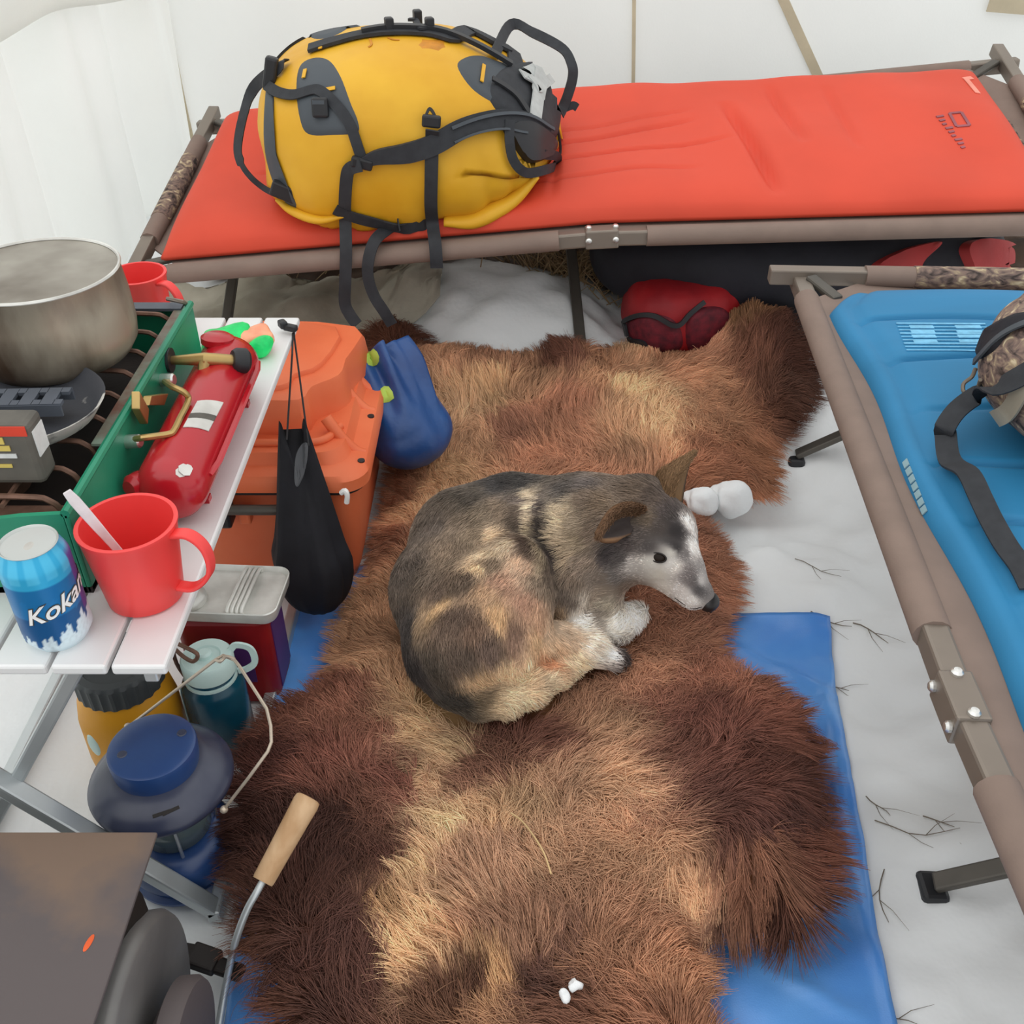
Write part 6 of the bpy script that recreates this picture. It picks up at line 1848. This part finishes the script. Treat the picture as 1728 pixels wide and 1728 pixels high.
# outward direction at the rim
h_ = .006
gxd = gsamp(np.gradient(DD, s_, axis=0), q[:, 0], q[:, 1]); gyd = gsamp(np.gradient(DD, s_, axis=1), q[:, 0], q[:, 1])
rim = sstep(-.09, -.01, d0)
fl_h = '''900 1700 -.6 .5;700 1650 -.9 .35;720 1500 -.9 .35;760 1400 -.9 .3;700 1320 -.7 .5;860 1450 -.5 .7;950 1600 .2 .6;1100 1600 .6 .5;1000 1400 .3 .8;1080 1300 .3 .8;850 1250 -.3 .8;960 1220 .2 .9;620 1300 .2 1;480 1300 -.4 .8;520 1500 -.1 1;560 1680 0 1;480 1600 -.6 .6;1200 1250 .3 .9;1300 1250 .8 .6;1330 1420 .9 -.1;1280 1520 .5 -.6;1200 1450 .7 -.4;
640 1050 -.6 .6;650 850 -.6 .5;760 800 -.4 .8;850 720 -.2 .9;950 720 0 1;1080 720 .1 1;1180 720 .5 .8;1180 950 .7 .3;1150 1080 .6 .3;800 640 -.1 1;900 630 0 1;965 620 0 1;1080 620 .1 1;1200 640 .3 .9;1280 560 .3 .9;1330 640 .8 .4;1270 770 .6 -.3;680 570 .3 .6'''
fq, fd = [], []
for s2 in fl_h.replace('\n', '').split(';'):
    a = [float(v_) for v_ in s2.split()]; fq.append(P(a[0], a[1], .06 if a[1] > 760 else .1)[:2]); fd.append(a[2:])
fq, fd = np.array(fq), np.array(fd)
fl = idw(q, fq, fd, 3.0)
r3 = np.stack([q[:, 0], q[:, 1], 0 * d0], 1)
ZFLOOR = np.where(inside, Z + .0035, ground(X, Y))
def fur_floor(xx, yy):        # the hide's own surface, the ground beyond its edge
    return gsamp(ZFLOOR, xx, yy)
# locks: neighbouring strands share a wandering direction
cell = .016
cid = np.stack([np.floor((q[:, 0] + .006 * sn(r3, 60, 2)) / cell), np.floor((q[:, 1] + .006 * sn(r3, 60, 5)) / cell)], 1).astype(int)
hsh = (cid[:, 0] * 73856093 ^ cid[:, 1] * 19349663) & 0xffff
lock_a = ((hsh * 7919) % 1000) / 1000.0 * 2 * PI; lock_b = ((hsh * 104729) % 1000) / 1000.0
fl = fl + .55 * np.stack([sn(r3, 16, 3), sn(r3, 16, 10)], 1) + .30 * np.stack([np.cos(lock_a), np.sin(lock_a)], 1) + .16 * RNG.normal(size=(NH, 2))
fl = fl / (np.linalg.norm(fl, axis=1, keepdims=True) + 1e-6)
fl = fl * (1 - .55 * rim)[:, None] + np.stack([gxd, gyd], 1) * (.75 * rim)[:, None]
dirs = np.concatenate([fl, np.zeros((NH, 1))], 1)
# aim for the lock's own centre, so that tips gather
cen = (cid + .5) * cell
pull = np.concatenate([(cen - q) / cell * .7, np.zeros((NH, 1))], 1)
dirs = dirs + pull * (1 - .75 * rim)[:, None]
arm = np.zeros(NH)
for c_, a, b, k_ in puffs[:7]:
    arm = np.maximum(arm, np.exp(-((q[:, 0] - c_[0]) / a) ** 2 - ((q[:, 1] - c_[1]) / b) ** 2))
length = (.040 + .012 * arm) * (.7 + .6 * RNG.random(NH)) * (.8 + .35 * lock_b)
hcol = np.exp(idw(q + .014 * np.stack([sn(r3, 40, 6), sn(r3, 40, 11)], 1), hp, np.log(hv), 4.4, 1e-4))
hcol2 = hcol * .78 + .22 * hcol.mean(1, keepdims=True)
br = np.exp(.16 * RNG.normal(size=NH) + .22 * (lock_b - .5) + .16 * sn(r3, 28, 7) + .12 * sn(r3, 75, 13))
hair('fur', root - n3 * .002, dirs, n3 * 1.0, length, hcol2 * br[:, None] * (1.46 + .08 * sstep(.05, .35, hcol2.mean(1, keepdims=True))), MAT['fur_hide'], hide, npts=6, r0=.00048, curl=.34, droop=.35, seedf=52, floor_fn=fur_floor)

# a stalk and two crumbs of snow lying on the fur
def fz(px, py, z0=.10): return P(px, py, z0)
tag(MB().tube(spline([fz(862, 1372), fz(880, 1385), fz(900, 1410), fz(918, 1440), fz(930, 1475)], 5), .0013, 6).build('straw_stalk', MAT['straw'], smooth=60), 'pale curved grass stalk lying on the tan fur', 'straw')
for px, py, r, lb in ((968, 1662, .008, 'larger snow crumb caught in the dark fur near the hide neck'), (953, 1680, .006, 'smaller snow crumb caught in the dark fur near the hide neck')):
    c = fz(px, py, .085); mb = MB().ball(c, r, nu=14, nv=10)
    mb.warp(lambda v: v + (v - c) * (.5 * sn(v, 260, 3))[:, None]); tag(mb.build('snow_crumb', MAT['snow_lump'], smooth=180), lb, 'snow crumb', 'snow crumbs on the hide')
